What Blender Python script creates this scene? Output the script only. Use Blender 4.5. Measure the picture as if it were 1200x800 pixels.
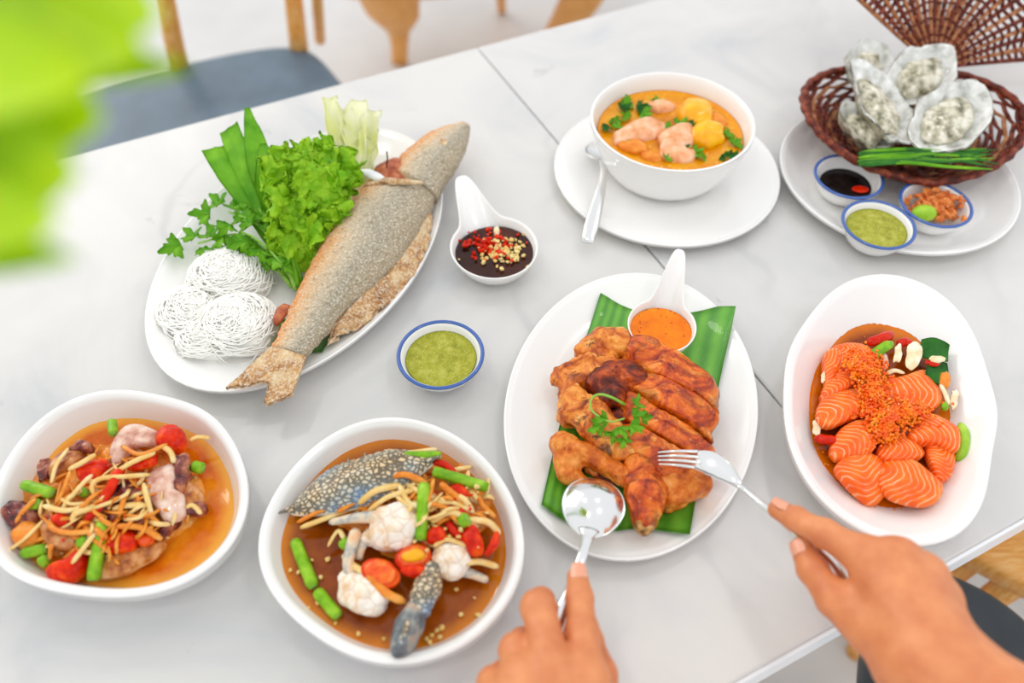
import bpy, math, random
import numpy as np
from mathutils import Vector, Matrix
for o in list(bpy.data.objects): bpy.data.objects.remove(o)
random.seed(7); rng = np.random.default_rng(7)
SC = bpy.context.scene; COL = SC.collection
# ---------------------------------------------------------------- camera
T = 0.75            # table top height
H = 0.62            # camera height above the table top
FPX = 923.0         # focal length in pixels of a 1200 px wide frame
PITCH = math.radians(51.4)
cam = bpy.data.cameras.new('camera'); camo = bpy.data.objects.new('camera', cam); COL.objects.link(camo)
camo.location = (0, 0, T + H); camo.rotation_euler = (math.pi/2 - PITCH, 0, 0)
cam.sensor_width = 36; cam.lens = 36*FPX/1200; cam.clip_start = 0.01
cam.dof.use_dof = True; cam.dof.focus_distance = 0.735; cam.dof.aperture_fstop = 2.5
SC.camera = camo
# ---------------------------------------------------------------- light
w = bpy.data.worlds.new('world'); SC.world = w; w.use_nodes = True
w.node_tree.nodes['Background'].inputs[0].default_value = (0.93, 0.96, 1.0, 1)
w.node_tree.nodes['Background'].inputs[1].default_value = 1.0
def area(name, loc, target, size, energy, col):
    l = bpy.data.lights.new(name, 'AREA'); l.shape = 'RECTANGLE'; l.size, l.size_y = size; l.energy = energy; l.color = col
    o = bpy.data.objects.new(name, l); COL.objects.link(o); o.location = loc
    o.rotation_euler = (Vector(target) - Vector(loc)).to_track_quat('-Z', 'Y').to_euler(); return o
area('window_light', (-3.0, 3.2, 2.6), (0, .5, .75), (3.0, 2.0), 46, (1.0, .93, .84))
for i, (x, y) in enumerate(((-.9, 1.5), (.7, 1.3), (-.5, -.2), (.9, .1))):          # unseen small lamps added overhead for sparkle on the glossy food
    l = bpy.data.lights.new('sparkle_light', 'POINT'); l.energy = 9; l.shadow_soft_size = .10; l.color = (1, .95, .88); o = bpy.data.objects.new('sparkle_light', l); COL.objects.link(o); o.location = (x, y, 2.7)
SC.view_settings.view_transform = 'Standard'; SC.view_settings.look = 'None'
SC.view_settings.gamma = 1; SC.view_settings.use_curve_mapping = False
SC.view_settings.exposure = 0.13
# ---------------------------------------------------------------- maths helpers
def W(px, py, h=0.0):
    """world point at height h above the table top that lies on the sight line of a photo point"""
    x = (px-600)/FPX; y = -(py-400)/FPX
    d = np.array([x, math.cos(PITCH)+y*math.sin(PITCH), -math.sin(PITCH)+y*math.cos(PITCH)])
    return d*((H-h)/(-d[2])) + np.array([0, 0, T+H])
def D(px, py, depth):
    x = (px-600)/FPX; y = -(py-400)/FPX
    return np.array([x, math.cos(PITCH)+y*math.sin(PITCH), -math.sin(PITCH)+y*math.cos(PITCH)])*depth + np.array([0, 0, T+H])
def mpp(px, py, h=0.0):
    """metres per photo pixel there"""
    return np.linalg.norm(W(px+1, py, h)-W(px, py, h))
def nrm(v): v = np.asarray(v, float); return v/(np.linalg.norm(v)+1e-12)
def cr(pts, n, closed=False):
    """Catmull-Rom resample"""
    P = np.asarray(pts, float); m = len(P)
    if m == 2 and not closed: t = np.linspace(0, 1, n)[:, None]; return P[0]*(1-t)+P[1]*t
    if closed: t = np.linspace(0, m, n, endpoint=False)
    else: t = np.linspace(0, m-1-1e-9, n)
    i = np.floor(t).astype(int); f = (t-i)[:, None]
    g = (lambda k: P[(i+k) % m]) if closed else (lambda k: np.where(((i+k) < 0)[:, None], 2*P[0]-P[1], np.where(((i+k) > m-1)[:, None], 2*P[-1]-P[-2], P[np.clip(i+k, 0, m-1)])))
    a, b, c_, d = g(-1), g(0), g(1), g(2)
    return .5*(2*b+(c_-a)*f+(2*a-5*b+4*c_-d)*f**2+(3*b-a-3*c_+d)*f**3)
def _h(i, j, k, s):
    n = (i*374761393 + j*668265263 + k*1274126177 + s*974634777) & 0xffffffff
    n = ((n ^ (n >> 13))*1274126177) & 0xffffffff
    return ((n ^ (n >> 16)) & 0xffff)/65535.0
def vn(P, freq, seed=0):
    """value noise -1..1 for points (...,3)"""
    P = np.asarray(P, float)*freq; I = np.floor(P).astype(np.int64); f = P-I; f = f*f*(3-2*f)
    x, y, z = I[..., 0], I[..., 1], I[..., 2]; u, v, w_ = f[..., 0], f[..., 1], f[..., 2]
    r = 0
    for a in (0, 1):
        for b in (0, 1):
            for c_ in (0, 1):
                r = r + _h(x+a, y+b, z+c_, seed)*(u if a else 1-u)*(v if b else 1-v)*(w_ if c_ else 1-w_)
    return r*2-1
def fbm(P, freq, seed=0, octv=3):
    r = 0; a = 1
    for o in range(octv): r = r + a*vn(P, freq*2**o, seed+o*17); a *= .5
    return r/1.75
def rotz(a): c_, s = math.cos(a), math.sin(a); return np.array([[c_, -s, 0], [s, c_, 0], [0, 0, 1]])
def rotax(ax, a): return np.array(Matrix.Rotation(a, 3, Vector(ax)))
# ---------------------------------------------------------------- object helpers
WL = {}
def tag(o, label=None, cat=None, group=None, kind=None):
    if label: o['label'] = label
    if cat: o['category'] = cat
    if group: o['group'] = group
    if kind: o['kind'] = kind
    return o
def mk(name, V, F, mat, parent=None, uv=None, label=None, cat=None, group=None, kind=None, smooth=True):
    V = np.asarray(V, float)
    me = bpy.data.meshes.new(name)
    if parent is None: org = np.array([(V[:, 0].min()+V[:, 0].max())/2, (V[:, 1].min()+V[:, 1].max())/2, V[:, 2].min()])
    else: org = V.mean(0)
    me.from_pydata((V-org).tolist(), [], F if isinstance(F, list) else F.tolist())
    if uv is not None:
        l = me.uv_layers.new(name='UVMap'); li = np.zeros(len(me.loops), np.int32); me.loops.foreach_get('vertex_index', li)
        l.data.foreach_set('uv', np.asarray(uv, np.float32)[li].ravel())
    if smooth: me.polygons.foreach_set('use_smooth', np.ones(len(me.polygons), bool))
    me.materials.append(mat); me.update()
    o = bpy.data.objects.new(name, me); COL.objects.link(o)
    WL[o.name] = org
    if parent is not None: o.parent = parent; o.location = org-WL[parent.name]
    else: o.location = org
    return tag(o, label, cat, group, kind)
def empty(name, loc, label, cat, group=None):
    o = bpy.data.objects.new(name, None); COL.objects.link(o); o.empty_display_size = .02
    o.location = loc; WL[o.name] = np.asarray(loc, float); return tag(o, label, cat, group)
def gridF(nu, nv, cu=False, cv=False):
    F = []
    for i in range(nu if cu else nu-1):
        for j in range(nv if cv else nv-1):
            a = i*nv+j; b = i*nv+(j+1) % nv; c_ = ((i+1) % nu)*nv+(j+1) % nv; d = ((i+1) % nu)*nv+j
            F.append((a, d, c_, b))
    return F
def tube(path, r, seg=8, sq=1.0, caps=True, up=(0, 0, 1), tw=0.0):
    """swept tube; sq = height/width of the section; caps rounded by the radii"""
    P = np.asarray(path, float); n = len(P); r = np.broadcast_to(np.asarray(r, float), (n,))
    tg = np.gradient(P, axis=0); tg /= np.linalg.norm(tg, axis=1)[:, None]+1e-12
    u = np.asarray(up, float); V = []; UV = []
    for i in range(n):
        s = np.cross(tg[i], u)
        if np.linalg.norm(s) < 1e-3: s = np.cross(tg[i], (1, .1, 0))
        s = nrm(s); b = np.cross(s, tg[i])
        if abs(b@u) > .05: u = b
        for k in range(seg):
            a = 2*math.pi*k/seg+tw*i/n
            V.append(P[i]+r[i]*(math.cos(a)*s+sq*math.sin(a)*b)); UV.append((i/(n-1), k/seg))
    F = gridF(n, seg, cv=True)
    if caps: F.append(tuple(range(seg))); F.append(tuple((n-1)*seg+k for k in range(seg))[::-1])
    return np.array(V), F, np.array(UV)
def join(parts):
    V = []; F = []; UV = []; o = 0
    for p in parts:
        V.append(p[0]); F += [tuple(int(i)+o for i in f) for f in p[1]]; o += len(p[0])
        UV.append(p[2] if len(p) > 2 and p[2] is not None else np.zeros((len(p[0]), 2)))
    return np.vstack(V), F, np.vstack(UV)
def sheet(G, th):
    """G (nu,nv,3) grid surface made solid with thickness th"""
    G = np.asarray(G, float); nu, nv = G.shape[:2]
    N = np.cross(np.gradient(G, axis=0), np.gradient(G, axis=1)); N /= np.linalg.norm(N, axis=2)[..., None]+1e-12
    V = np.vstack([(G+N*th/2).reshape(-1, 3), (G-N*th/2).reshape(-1, 3)]); m = nu*nv
    F = gridF(nu, nv); F += [tuple(i+m for i in f[::-1]) for f in F[:]]
    e = [i*nv for i in range(nu)]+[(nu-1)*nv+j for j in range(1, nv)]+[i*nv+nv-1 for i in range(nu-2, -1, -1)]+[j for j in range(nv-2, 0, -1)]
    for a, b in zip(e, e[1:]+e[:1]): F.append((a, b, b+m, a+m))
    uu, vv = np.meshgrid(np.linspace(0, 1, nu), np.linspace(0, 1, nv), indexing='ij')
    UV = np.stack([uu, vv], -1).reshape(-1, 2)
    return V, F, np.vstack([UV, UV])
def pebble(out, up, dn=0.0, nseg=36, rings=7, q=2.2, na=0.0, nf=80, seed=0, ax=None, bend=0.0, tilt=(0, 0)):
    """domed solid over a closed outline (world points)"""
    O = cr(out, nseg, True); c_ = O.mean(0); V = []; UV = []
    ax = nrm(ax) if ax is not None else np.array([1., 0, 0]); ay = np.array([-ax[1], ax[0], 0])
    L = np.abs((O-c_)@ax).max(); Wd = np.abs((O-c_)@ay).max()
    S = np.sin(np.linspace(0, math.pi/2, rings+1))[1:]
    def ring(s, sg):
        P = c_+s*(O-c_); hh = (max(0, 1-s**q))**(1/q)
        P = P.copy(); P[:, 2] += (up*hh if sg > 0 else -dn*hh)
        return P
    V.append((c_+[0, 0, up])[None]);
    for s in S: V.append(ring(s, 1))
    for s in S[::-1][1:]: V.append(ring(s, -1))
    V.append((c_-[0, 0, dn])[None]); V = np.vstack(V)
    a = (V-c_)@ax/L; b = (V-c_)@ay/Wd
    V[:, 2] += bend*(a**2) + tilt[0]*a + tilt[1]*b
    if na: 
        d = fbm(V+seed*3.7, nf, seed); V[:, 2] += na*d; V[:, 0] += .5*na*fbm(V+9.1+seed, nf, seed+5); V[:, 1] += .5*na*fbm(V+5.3+seed, nf, seed+9)
    nr = 2*rings-1; F = []
    for k in range(nseg): F.append((0, 1+k, 1+(k+1) % nseg))
    for r_ in range(nr-1):
        for k in range(nseg):
            a0 = 1+r_*nseg+k; b0 = 1+r_*nseg+(k+1) % nseg; F.append((a0, a0+nseg, b0+nseg, b0))
    e = len(V)-1; q0 = 1+(nr-1)*nseg
    for k in range(nseg): F.append((e, q0+(k+1) % nseg, q0+k))
    return V, F, np.stack([a*.5+.5, b*.5+.5], 1)
def ell_px(cx, cy, lx, ly, ang, h, n=14, jit=0.0, seed=0, sup=2.0):
    """ellipse given in photo pixels (semi axes), laid on the level h"""
    r = np.random.default_rng(seed+int(cx*7+cy*13)); P = []
    ca, sa = math.cos(math.radians(ang)), math.sin(math.radians(ang))
    for k in range(n):
        t = 2*math.pi*k/n; j = 1+jit*r.uniform(-1, 1); ct, st = math.cos(t), math.sin(t)
        x = math.copysign(abs(ct)**(2/sup), ct)*lx*j; y = math.copysign(abs(st)**(2/sup), st)*ly*j
        P.append(W(cx+ca*x-sa*y, cy+sa*x+ca*y, h))
    axis = W(cx+ca, cy+sa, h)-W(cx, cy, h)
    return P, axis
def ico(c_, r, seed=0, jit=.2, sc=(1, 1, 1)):
    t = (1+5**.5)/2
    V = np.array([(-1,t,0),(1,t,0),(-1,-t,0),(1,-t,0),(0,-1,t),(0,1,t),(0,-1,-t),(0,1,-t),(t,0,-1),(t,0,1),(-t,0,-1),(-t,0,1)], float)/1.9
    F = [(0,11,5),(0,5,1),(0,1,7),(0,7,10),(0,10,11),(1,5,9),(5,11,4),(11,10,2),(10,7,6),(7,1,8),(3,9,4),(3,4,2),(3,2,6),(3,6,8),(3,8,9),(4,9,5),(2,4,11),(6,2,10),(8,6,7),(9,8,1)]
    g = np.random.default_rng(seed); A = rotz(g.uniform(0, 6))@rotax((1, 0, 0), g.uniform(0, 6))
    V = (V*(1+jit*g.uniform(-1, 1, (12, 1)))*np.array(sc))@A.T
    return V*r+c_, F
# ---- signed distance modelling: smooth unions of rounded forms meshed by surface nets
def smin(a, b, k):
    if k <= 0: return np.minimum(a, b)
    h_ = np.clip(.5+.5*(b-a)/k, 0, 1); return b*(1-h_)+a*h_-k*h_*(1-h_)
def s_cap(P, a, b, ra, rb):
    a = np.asarray(a); ab = np.asarray(b)-a; t = np.clip(((P-a)@ab)/(ab@ab+1e-12), 0, 1)
    return np.linalg.norm(P-a-t[..., None]*ab, axis=-1)-(ra+(rb-ra)*t)
def s_ell(P, c_, R, r):
    q = (P-c_)@np.asarray(R).T; r = np.asarray(r); k0 = np.linalg.norm(q/r, axis=-1); k1 = np.linalg.norm(q/r**2, axis=-1)
    return k0*(k0-1)/(k1+1e-9)
def s_box(P, c_, R, hs, rr):
    q = np.abs((P-c_)@np.asarray(R).T)-(np.asarray(hs)-rr)
    return np.linalg.norm(np.maximum(q, 0), axis=-1)+np.minimum(q.max(-1), 0)-rr
def nets(fn, lo, hi, res):
    lo = np.asarray(lo); n = np.ceil((np.asarray(hi)-lo)/res).astype(int)+1
    X = np.stack(np.meshgrid(*[lo[i]+res*np.arange(n[i]) for i in range(3)], indexing='ij'), -1)
    f = fn(X); s = f < 0
    ce = np.zeros(tuple(n-1), int); acc = np.zeros(tuple(n-1)+(3,)); 
    cor = [(a, b, c_) for a in (0, 1) for b in (0, 1) for c_ in (0, 1)]
    sl = lambda A, o: A[o[0]:o[0]+n[0]-1, o[1]:o[1]+n[1]-1, o[2]:o[2]+n[2]-1]
    for p in cor:
        for ax in range(3):
            if p[ax]: continue
            q = list(p); q[ax] = 1
            fa, fb = sl(f, p), sl(f, q); cross = (fa < 0) != (fb < 0)
            t = np.where(cross, fa/(fa-fb+1e-20), 0)
            ce += cross
            for d in range(3): acc[..., d] += np.where(cross, p[d]+(t if d == ax else 0), 0)
    act = ce > 0; idx = -np.ones(ce.shape, int); idx[act] = np.arange(act.sum())
    I = np.argwhere(act); V = lo+res*(I+acc[act]/ce[act][:, None]); F = []
    for ax in range(3):
        b, c_ = (ax+1) % 3, (ax+2) % 3
        m = np.array(s.shape); sa = [slice(1, m[0]-1)]*3; 
        s0 = [slice(1, m[d]-1) for d in range(3)]; s1 = list(s0); s0[ax] = slice(0, m[ax]-1); s1[ax] = slice(1, m[ax])
        A, B = s[tuple(s0)], s[tuple(s1)]; E = np.argwhere(A != B)
        if not len(E): continue
        fl = A[tuple(E.T)]; off = np.ones(3, int); off[ax] = 0; E = E+off
        def g(db, dc):
            e = E.copy(); e[:, b] -= db; e[:, c_] -= dc; return idx[tuple(e.T)]
        Q = np.stack([g(1, 1), g(0, 1), g(0, 0), g(1, 0)], 1)
        Q[~fl] = Q[~fl][:, ::-1]; F.append(Q)
    return V, np.vstack(F)
def Dir(a, b):
    """rotation whose rows are: along a->b (level), across, up-ish"""
    x = nrm(np.asarray(b)-np.asarray(a)); z = np.array([0, 0, 1.]); y = nrm(np.cross(z, x)); return np.array([x, y, np.cross(x, y)])
def blob(prims, k, res=.0018, na=0, nf=90, seed=0, n2=0, nf2=300):
    lo = np.full(3, 9.); hi = -lo
    for p in prims:
        if p[0] == 'cap': pts = [(p[1], p[3]), (p[2], p[4])]
        else: pts = [(p[1], max(p[3]))]
        for q, r in pts: lo = np.minimum(lo, np.asarray(q)-r-.008); hi = np.maximum(hi, np.asarray(q)+r+.008)
    def fn(X):
        d = None
        for p in prims:
            e = s_cap(X, *p[1:]) if p[0] == 'cap' else s_ell(X, *p[1:]) if p[0] == 'ell' else s_box(X, *p[1:])
            d = e if d is None else smin(d, e, k)
        if na: d = d+na*fbm(X, nf, seed, 2)
        if n2: d = d+n2*vn(X, nf2, seed+50)
        return d
    return nets(fn, lo, hi, res)
# ---------------------------------------------------------------- material helpers
def c(h, a=1):
    h = h.lstrip('#'); v = [int(h[i:i+2], 16)/255 for i in (0, 2, 4)]
    return tuple((x/12.92 if x <= .04045 else ((x+.055)/1.055)**2.4) for x in v)+(a,)
class Mt:
    def __init__(s, name, **kw):
        s.m = bpy.data.materials.new(name); s.m.use_nodes = True; s.nt = s.m.node_tree; s.b = s.nt.nodes['Principled BSDF']; s.set(**kw)
    def put(s, sock, v):
        if isinstance(v, bpy.types.NodeSocket): s.nt.links.new(v, sock)
        else: sock.default_value = v
    def set(s, **kw):
        mp = dict(base='Base Color', rough='Roughness', metal='Metallic', sss='Subsurface Weight', sssr='Subsurface Radius', ssss='Subsurface Scale', coat='Coat Weight', coatr='Coat Roughness', spec='Specular IOR Level', trans='Transmission Weight', ior='IOR', normal='Normal', alpha='Alpha', sheen='Sheen Weight')
        for k, v in kw.items(): s.put(s.b.inputs[mp[k]], v)
        return s
    def n(s, t, ins=None, **at):
        x = s.nt.nodes.new('ShaderNode'+t)
        for k, v in at.items(): setattr(x, k, v)
        for k, v in (ins or {}).items(): s.put(x.inputs[k], v)
        return x
    def co(s, kind='Object', scale=None):
        o = s.n('TexCoord').outputs[kind]
        if scale is not None: o = s.n('Mapping', {'Vector': o, 'Scale': scale}).outputs[0]
        return o
    def noise(s, sc, det=3, ro=.55, vec=None, dist=0): return s.n('TexNoise', {'Vector': vec or s.co(), 'Scale': sc, 'Detail': det, 'Roughness': ro, 'Distortion': dist}).outputs[0]
    def voro(s, sc, vec=None, feature='F1', out=0, rnd=1): return s.n('TexVoronoi', {'Vector': vec or s.co(), 'Scale': sc, 'Randomness': rnd}, feature=feature).outputs[out]
    def wave(s, sc, vec=None, dist=0, det=2, dsc=1, direction='X', kind='BANDS'):
        x = s.n('TexWave', {'Vector': vec or s.co(), 'Scale': sc, 'Distortion': dist, 'Detail': det, 'Detail Scale': dsc}, wave_type=kind)
        if kind == 'BANDS': x.bands_direction = direction
        return x.outputs[1]
    def ramp(s, fac, st):
        x = s.n('ValToRGB', {'Fac': fac}); e = x.color_ramp.elements
        while len(e) < len(st): e.new(.5)
        for el, (p, col) in zip(e, st): el.position = p; el.color = c(col) if isinstance(col, str) else (col, col, col, 1)
        return x.outputs[0]
    def mix(s, f, a, b, bl='MIX'):
        x = s.nt.nodes.new('ShaderNodeMix'); x.data_type = 'RGBA'; x.blend_type = bl
        s.put(x.inputs[0], f); s.put(x.inputs[6], c(a) if isinstance(a, str) else a); s.put(x.inputs[7], c(b) if isinstance(b, str) else b); return x.outputs[2]
    def sep(s, vec, i): return s.n('SeparateXYZ', {0: vec}).outputs[i]
    def math(s, op, a, b=0): x = s.n('Math', {0: a, 1: b}, operation=op); return x.outputs[0]
    def rnd(s): return s.n('ObjectInfo').outputs['Random']
    def bump(s, h, st=.3, d=.002): return s.set(normal=s.n('Bump', {'Height': h, 'Strength': st, 'Distance': d}).outputs[0])
MAT = {}
def food(key, stops, rough=.3, sc=60, bs=.25, bsc=None, sss=.08, coat=0.0, det=3, bd=.0015, spec=.28):
    m = Mt(key, rough=rough, coat=coat, spec=spec)
    m.set(base=m.ramp(m.noise(sc, det), stops))
    if sss: m.set(sss=sss, sssr=(.6, .3, .15), ssss=.01)
    if bs: m.bump(m.noise(bsc or sc*2.5, 3), bs, bd)
    MAT[key] = m.m; return m
# ---------------------------------------------------------------- materials
m = Mt('ceramic', base=c('#f3f1ee'), rough=.16, spec=.5, coat=.3, coatr=.05); MAT['ceramic'] = m.m
m = Mt('ceramic_blue', base=c('#3a5fa8'), rough=.18, coat=.3); MAT['blue'] = m.m
def marble(key, seed):
    m = Mt(key, rough=.28, spec=.4); v = m.n('Mapping', {'Vector': m.co(), 'Location': (seed, seed*.7, 0)}).outputs[0]
    cl = m.ramp(m.noise(4.5, 5, .55, v, 1.2), [(.3, '#c6c6c7'), (.45, '#d2d0ce'), (.62, '#dad7d3')])
    ve = m.ramp(m.wave(1.6, v, 9, 4, 1.6), [(.0, .55), (.03, .12), (.09, .0)])
    mask = m.ramp(m.noise(2.7, 2, .5, v), [(.5, 0.), (.68, 1.)])
    b = m.mix(m.math('MULTIPLY', m.math('MULTIPLY', ve, mask), .6), cl, '#a8a8aa')
    sm = m.ramp(m.noise(11, 5, .65, v, .6), [(.66, 0.), (.75, 1.)])
    b = m.mix(m.math('MULTIPLY', sm, .45), b, '#8f8f92'); m.set(base=b); MAT[key] = m.m
marble('marble_a', 1.3); marble('marble_b', 7.9)
m = Mt('table_edge', base=c('#f4f5f6'), rough=.35); MAT['edge'] = m.m
m = Mt('floor', rough=.5); m.set(base=m.ramp(m.noise(2.2, 4), [(.35, '#c9c8c6'), (.65, '#d8d7d5')])); MAT['floor'] = m.m
m = Mt('wood', rough=.45); v = m.co(scale=(2, 2, .5)); m.set(base=m.ramp(m.noise(30, 4, .6, m.co(scale=(1, 8, 1)), .8), [(.3, '#d88c34'), (.5, '#eaa550'), (.7, '#f4c27c')])); MAT['wood'] = m.m
m = Mt('seat_blue', rough=.42); m.set(base=m.ramp(m.noise(9, 3), [(.3, '#4c5f6e'), (.7, '#5e7382')])); m.bump(m.noise(500), .15, .001); MAT['seat_blue'] = m.m
m = Mt('seat_dark', rough=.5); m.set(base=m.ramp(m.noise(9, 3), [(.3, '#2c3136'), (.7, '#3b4147')])); m.bump(m.noise(500), .15, .001); MAT['seat_dark'] = m.m
m = Mt('dark_metal', base=c('#26282b'), rough=.4, metal=.8); MAT['dark_metal'] = m.m
m = Mt('steel', base=(.80, .79, .77, 1), rough=.14, metal=1.0); m.bump(m.noise(300), .02, .0005); MAT['steel'] = m.m
m = Mt('skin', rough=.46, sss=.22, sssr=(.9, .35, .2), ssss=.008)
m.set(base=m.mix(m.ramp(m.noise(45, 4), [(.3, 0.), (.7, 1.)]), '#cc7648', '#e2935f'))
bb = m.math('ADD', m.math('MULTIPLY', m.voro(420, feature='DISTANCE_TO_EDGE'), .5), m.noise(160, 3)); m.bump(bb, .22, .0012); MAT['skin'] = m.m
m = Mt('nail', base=c('#e8a080'), rough=.22, coat=.4, sss=.1, ssss=.003); MAT['nail'] = m.m
# --- leaves
m = Mt('banana_leaf', rough=.38, coat=.15); u = m.co('UV'); f = m.wave(3.2, u, 1.2, 3, 2, 'X'); g2 = m.wave(30, u, .3, 2, 2, 'X')
b = m.mix(f, '#3a8a14', '#6cb42c'); b = m.mix(m.math('MULTIPLY', g2, .28), b, '#90cc50'); m.set(base=m.mix(m.ramp(m.noise(25, 3), [(.35, 0.), (.7, .5)]), b, '#2c7a1c')); m.bump(g2, .12, .0006); MAT['banana'] = m.m
def leafmat(key, a, b, sc=50, rough=.4, tr=.25):
    m = Mt(key, rough=rough, spec=.22); m.set(base=m.mix(m.ramp(m.noise(sc, 3), [(.3, 0.), (.7, 1.)]), a, b)); m.bump(m.noise(sc*4), .3, .001)
    tl = m.n('BsdfTranslucent', {'Color': c(b)}); mx = m.n('MixShader', {0: tr, 1: m.b.outputs[0], 2: tl.outputs[0]})
    out = [x for x in m.nt.nodes if x.type == 'OUTPUT_MATERIAL'][0]; m.nt.links.new(mx.outputs[0], out.inputs[0]); MAT[key] = m.m
leafmat('lettuce', '#74b80c', '#b8e434', 70); leafmat('leaf_green', '#4f9a12', '#8ccc2c', 40); leafmat('coriander', '#4c9a14', '#8cc832', 60)
leafmat('cabbage', '#eaf08c', '#fbfbe2', 30, .35, .35); leafmat('dark_leaf', '#1f5a1c', '#3f8a30', 60); leafmat('plant', '#84cc00', '#d8f000', 12, .5, .35)
leafmat('stem', '#8cc94a', '#b5e06a', 40)
# --- foods
food('bean', [(.3, '#5f980c'), (.55, '#88bc1c'), (.75, '#acd444')], .28, 90, .25)
food('papaya', [(.25, '#e6ac4c'), (.5, '#f2cc84'), (.75, '#f8e6bc')], .28, 70, .15, sss=.2)
food('papaya_red', [(.25, '#d4640c'), (.55, '#ee9634'), (.8, '#f8c070')], .26, 70, .15, sss=.2)
food('tomato', [(.3, '#b81400'), (.5, '#e02c04'), (.68, '#f4600c')], .2, 110, .3, spec=.2)
food('tomato_flesh', [(.3, '#e03c08'), (.6, '#f46a18'), (.8, '#fa9a40')], .22, 160, .3, sss=.15, coat=.3)
food('yellow_fruit', [(.3, '#f29400'), (.7, '#fdcc08')], .22, 40, .1, sss=.1, coat=.3)
food('chilli', [(.3, '#b80c00'), (.7, '#ea3408')], .2, 60, .1, spec=.2)
food('squid', [(.30, '#b8705c'), (.46, '#dcae98'), (.66, '#f0d8c8')], .22, 85, .4, sss=.25, coat=.4)
food('squid_tan', [(.32, '#8a3c0c'), (.48, '#c07430'), (.68, '#e4b078')], .22, 95, .4, sss=.25, coat=.4)
food('octopus', [(.34, '#34101a'), (.48, '#7c322c'), (.62, '#c47c54')], .22, 70, .4, coat=.4)
food('crab_meat', [(.3, '#e8c8a0'), (.5, '#f2e2cc'), (.75, '#fbf6ee')], .3, 90, .3, sss=.1)
m_ = Mt('crab_meat2', rough=.32, spec=.3, sss=.1, ssss=.006); ve_ = m_.voro(85, feature='DISTANCE_TO_EDGE'); m_.set(base=m_.mix(m_.ramp(ve_, [(.012, .45), (.05, 0.)]), m_.ramp(m_.noise(70, 4), [(.32, '#e4b884'), (.46, '#f4e4d0'), (.7, '#fdfaf4')]), '#d8a878')); m_.bump(m_.ramp(ve_, [(.0, 0.), (.12, 1.)]), .35, .0015); MAT['crab_meat'] = m_.m
food('noodle', [(.3, '#fdfbf4'), (.7, '#fffdf8')], .4, 60, 0, sss=0)
food('garlic', [(.3, '#ecc88c'), (.5, '#f6e2bc'), (.7, '#fcf4e0')], .3, 90, .15, sss=.2)
food('seed', [(.3, '#e2b45c'), (.7, '#f4dc98')], .3, 90, .1)
food('shallot', [(.3, '#b84c14'), (.55, '#e08440'), (.8, '#f4b070')], .5, 120, .4)
food('fishmeat', [(.3, '#dc8c50'), (.5, '#f2b488'), (.75, '#f8dcc0')], .3, 60, .3, sss=.2)
food('oyster_meat', [(.32, '#6f6c54'), (.46, '#b8b298'), (.6, '#e2dcc8'), (.78, '#f6f2e8')], .14, 90, .35, sss=.2, coat=.6)
food('oyster_shell', [(.32, '#5c5844'), (.46, '#a09880'), (.6, '#d0c8b2'), (.78, '#f0ece2')], .35, 80, .7, bd=.003)
food('oyster_in', [(.3, '#9c9c90'), (.48, '#d6d6d0'), (.7, '#f8f8f4')], .15, 60, .2, coat=.5)
food('lime', [(.3, '#86b81e'), (.7, '#b4d84a')], .25, 60, .2)
food('rattan', [(.3, '#3c120c'), (.5, '#6c2818'), (.75, '#a45434')], .4, 120, .4)
food('rattan_light', [(.3, '#8a5030'), (.6, '#b87c50'), (.8, '#d6a478')], .4, 120, .3)
food('bone', [(.3, '#5a2c14'), (.6, '#c89858'), (.8, '#e8c890')], .5, 180, .4)
# broths and sauces
def broth(key, stops, rough=.09, sc=28, bits=None, bs=.12, edge=None):
    m = Mt(key, rough=rough, spec=.28); b = m.ramp(m.noise(sc, 4, .6), stops)
    if edge: b = m.mix(m.ramp(m.math('ADD', m.sep(m.co('UV'), 0), m.math('MULTIPLY', m.noise(40), .06)), [(.88, 0.), (1.02, .85)]), b, edge)   # thin layer over the white dish
    if bits: b = m.mix(m.ramp(m.voro(bits[0]), [(bits[2], 1.), (bits[2]+.08, 0.)]), b, bits[1])
    m.set(base=b); m.bump(m.noise(sc*3, 3), bs, .001); MAT[key] = m.m
broth('broth_orange', [(.28, '#b03c00'), (.5, '#d86808'), (.68, '#ec8c1c')], edge='#f6b040')
broth('broth_brown', [(.3, '#742c02'), (.5, '#934408'), (.75, '#b05c10')], edge='#d88018')
broth('broth_soup', [(.3, '#b86000'), (.5, '#e09008'), (.75, '#f0b820')], edge='#f09a08', bits=(120, '#f0c450', .12))
broth('broth_salmon', [(.3, '#5a1c02'), (.5, '#9c4404'), (.75, '#d4740c')], edge='#e0780c')
broth('sauce_dark', [(.3, '#230d08'), (.55, '#3c1a10'), (.8, '#5a2814')], .06)
broth('sauce_soy', [(.3, '#0e0c0c'), (.6, '#241c1a'), (.85, '#5a2414')], .06)
broth('sauce_orange', [(.3, '#e06c00'), (.55, '#f08000'), (.8, '#f89810')], .14, 60, (190, '#b83404', .12))
broth('sauce_green', [(.3, '#868a18'), (.5, '#a6a430'), (.75, '#c0be58')], .25, 110, (420, '#cfce80', .16), .6, edge='#9a9c10')
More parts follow.
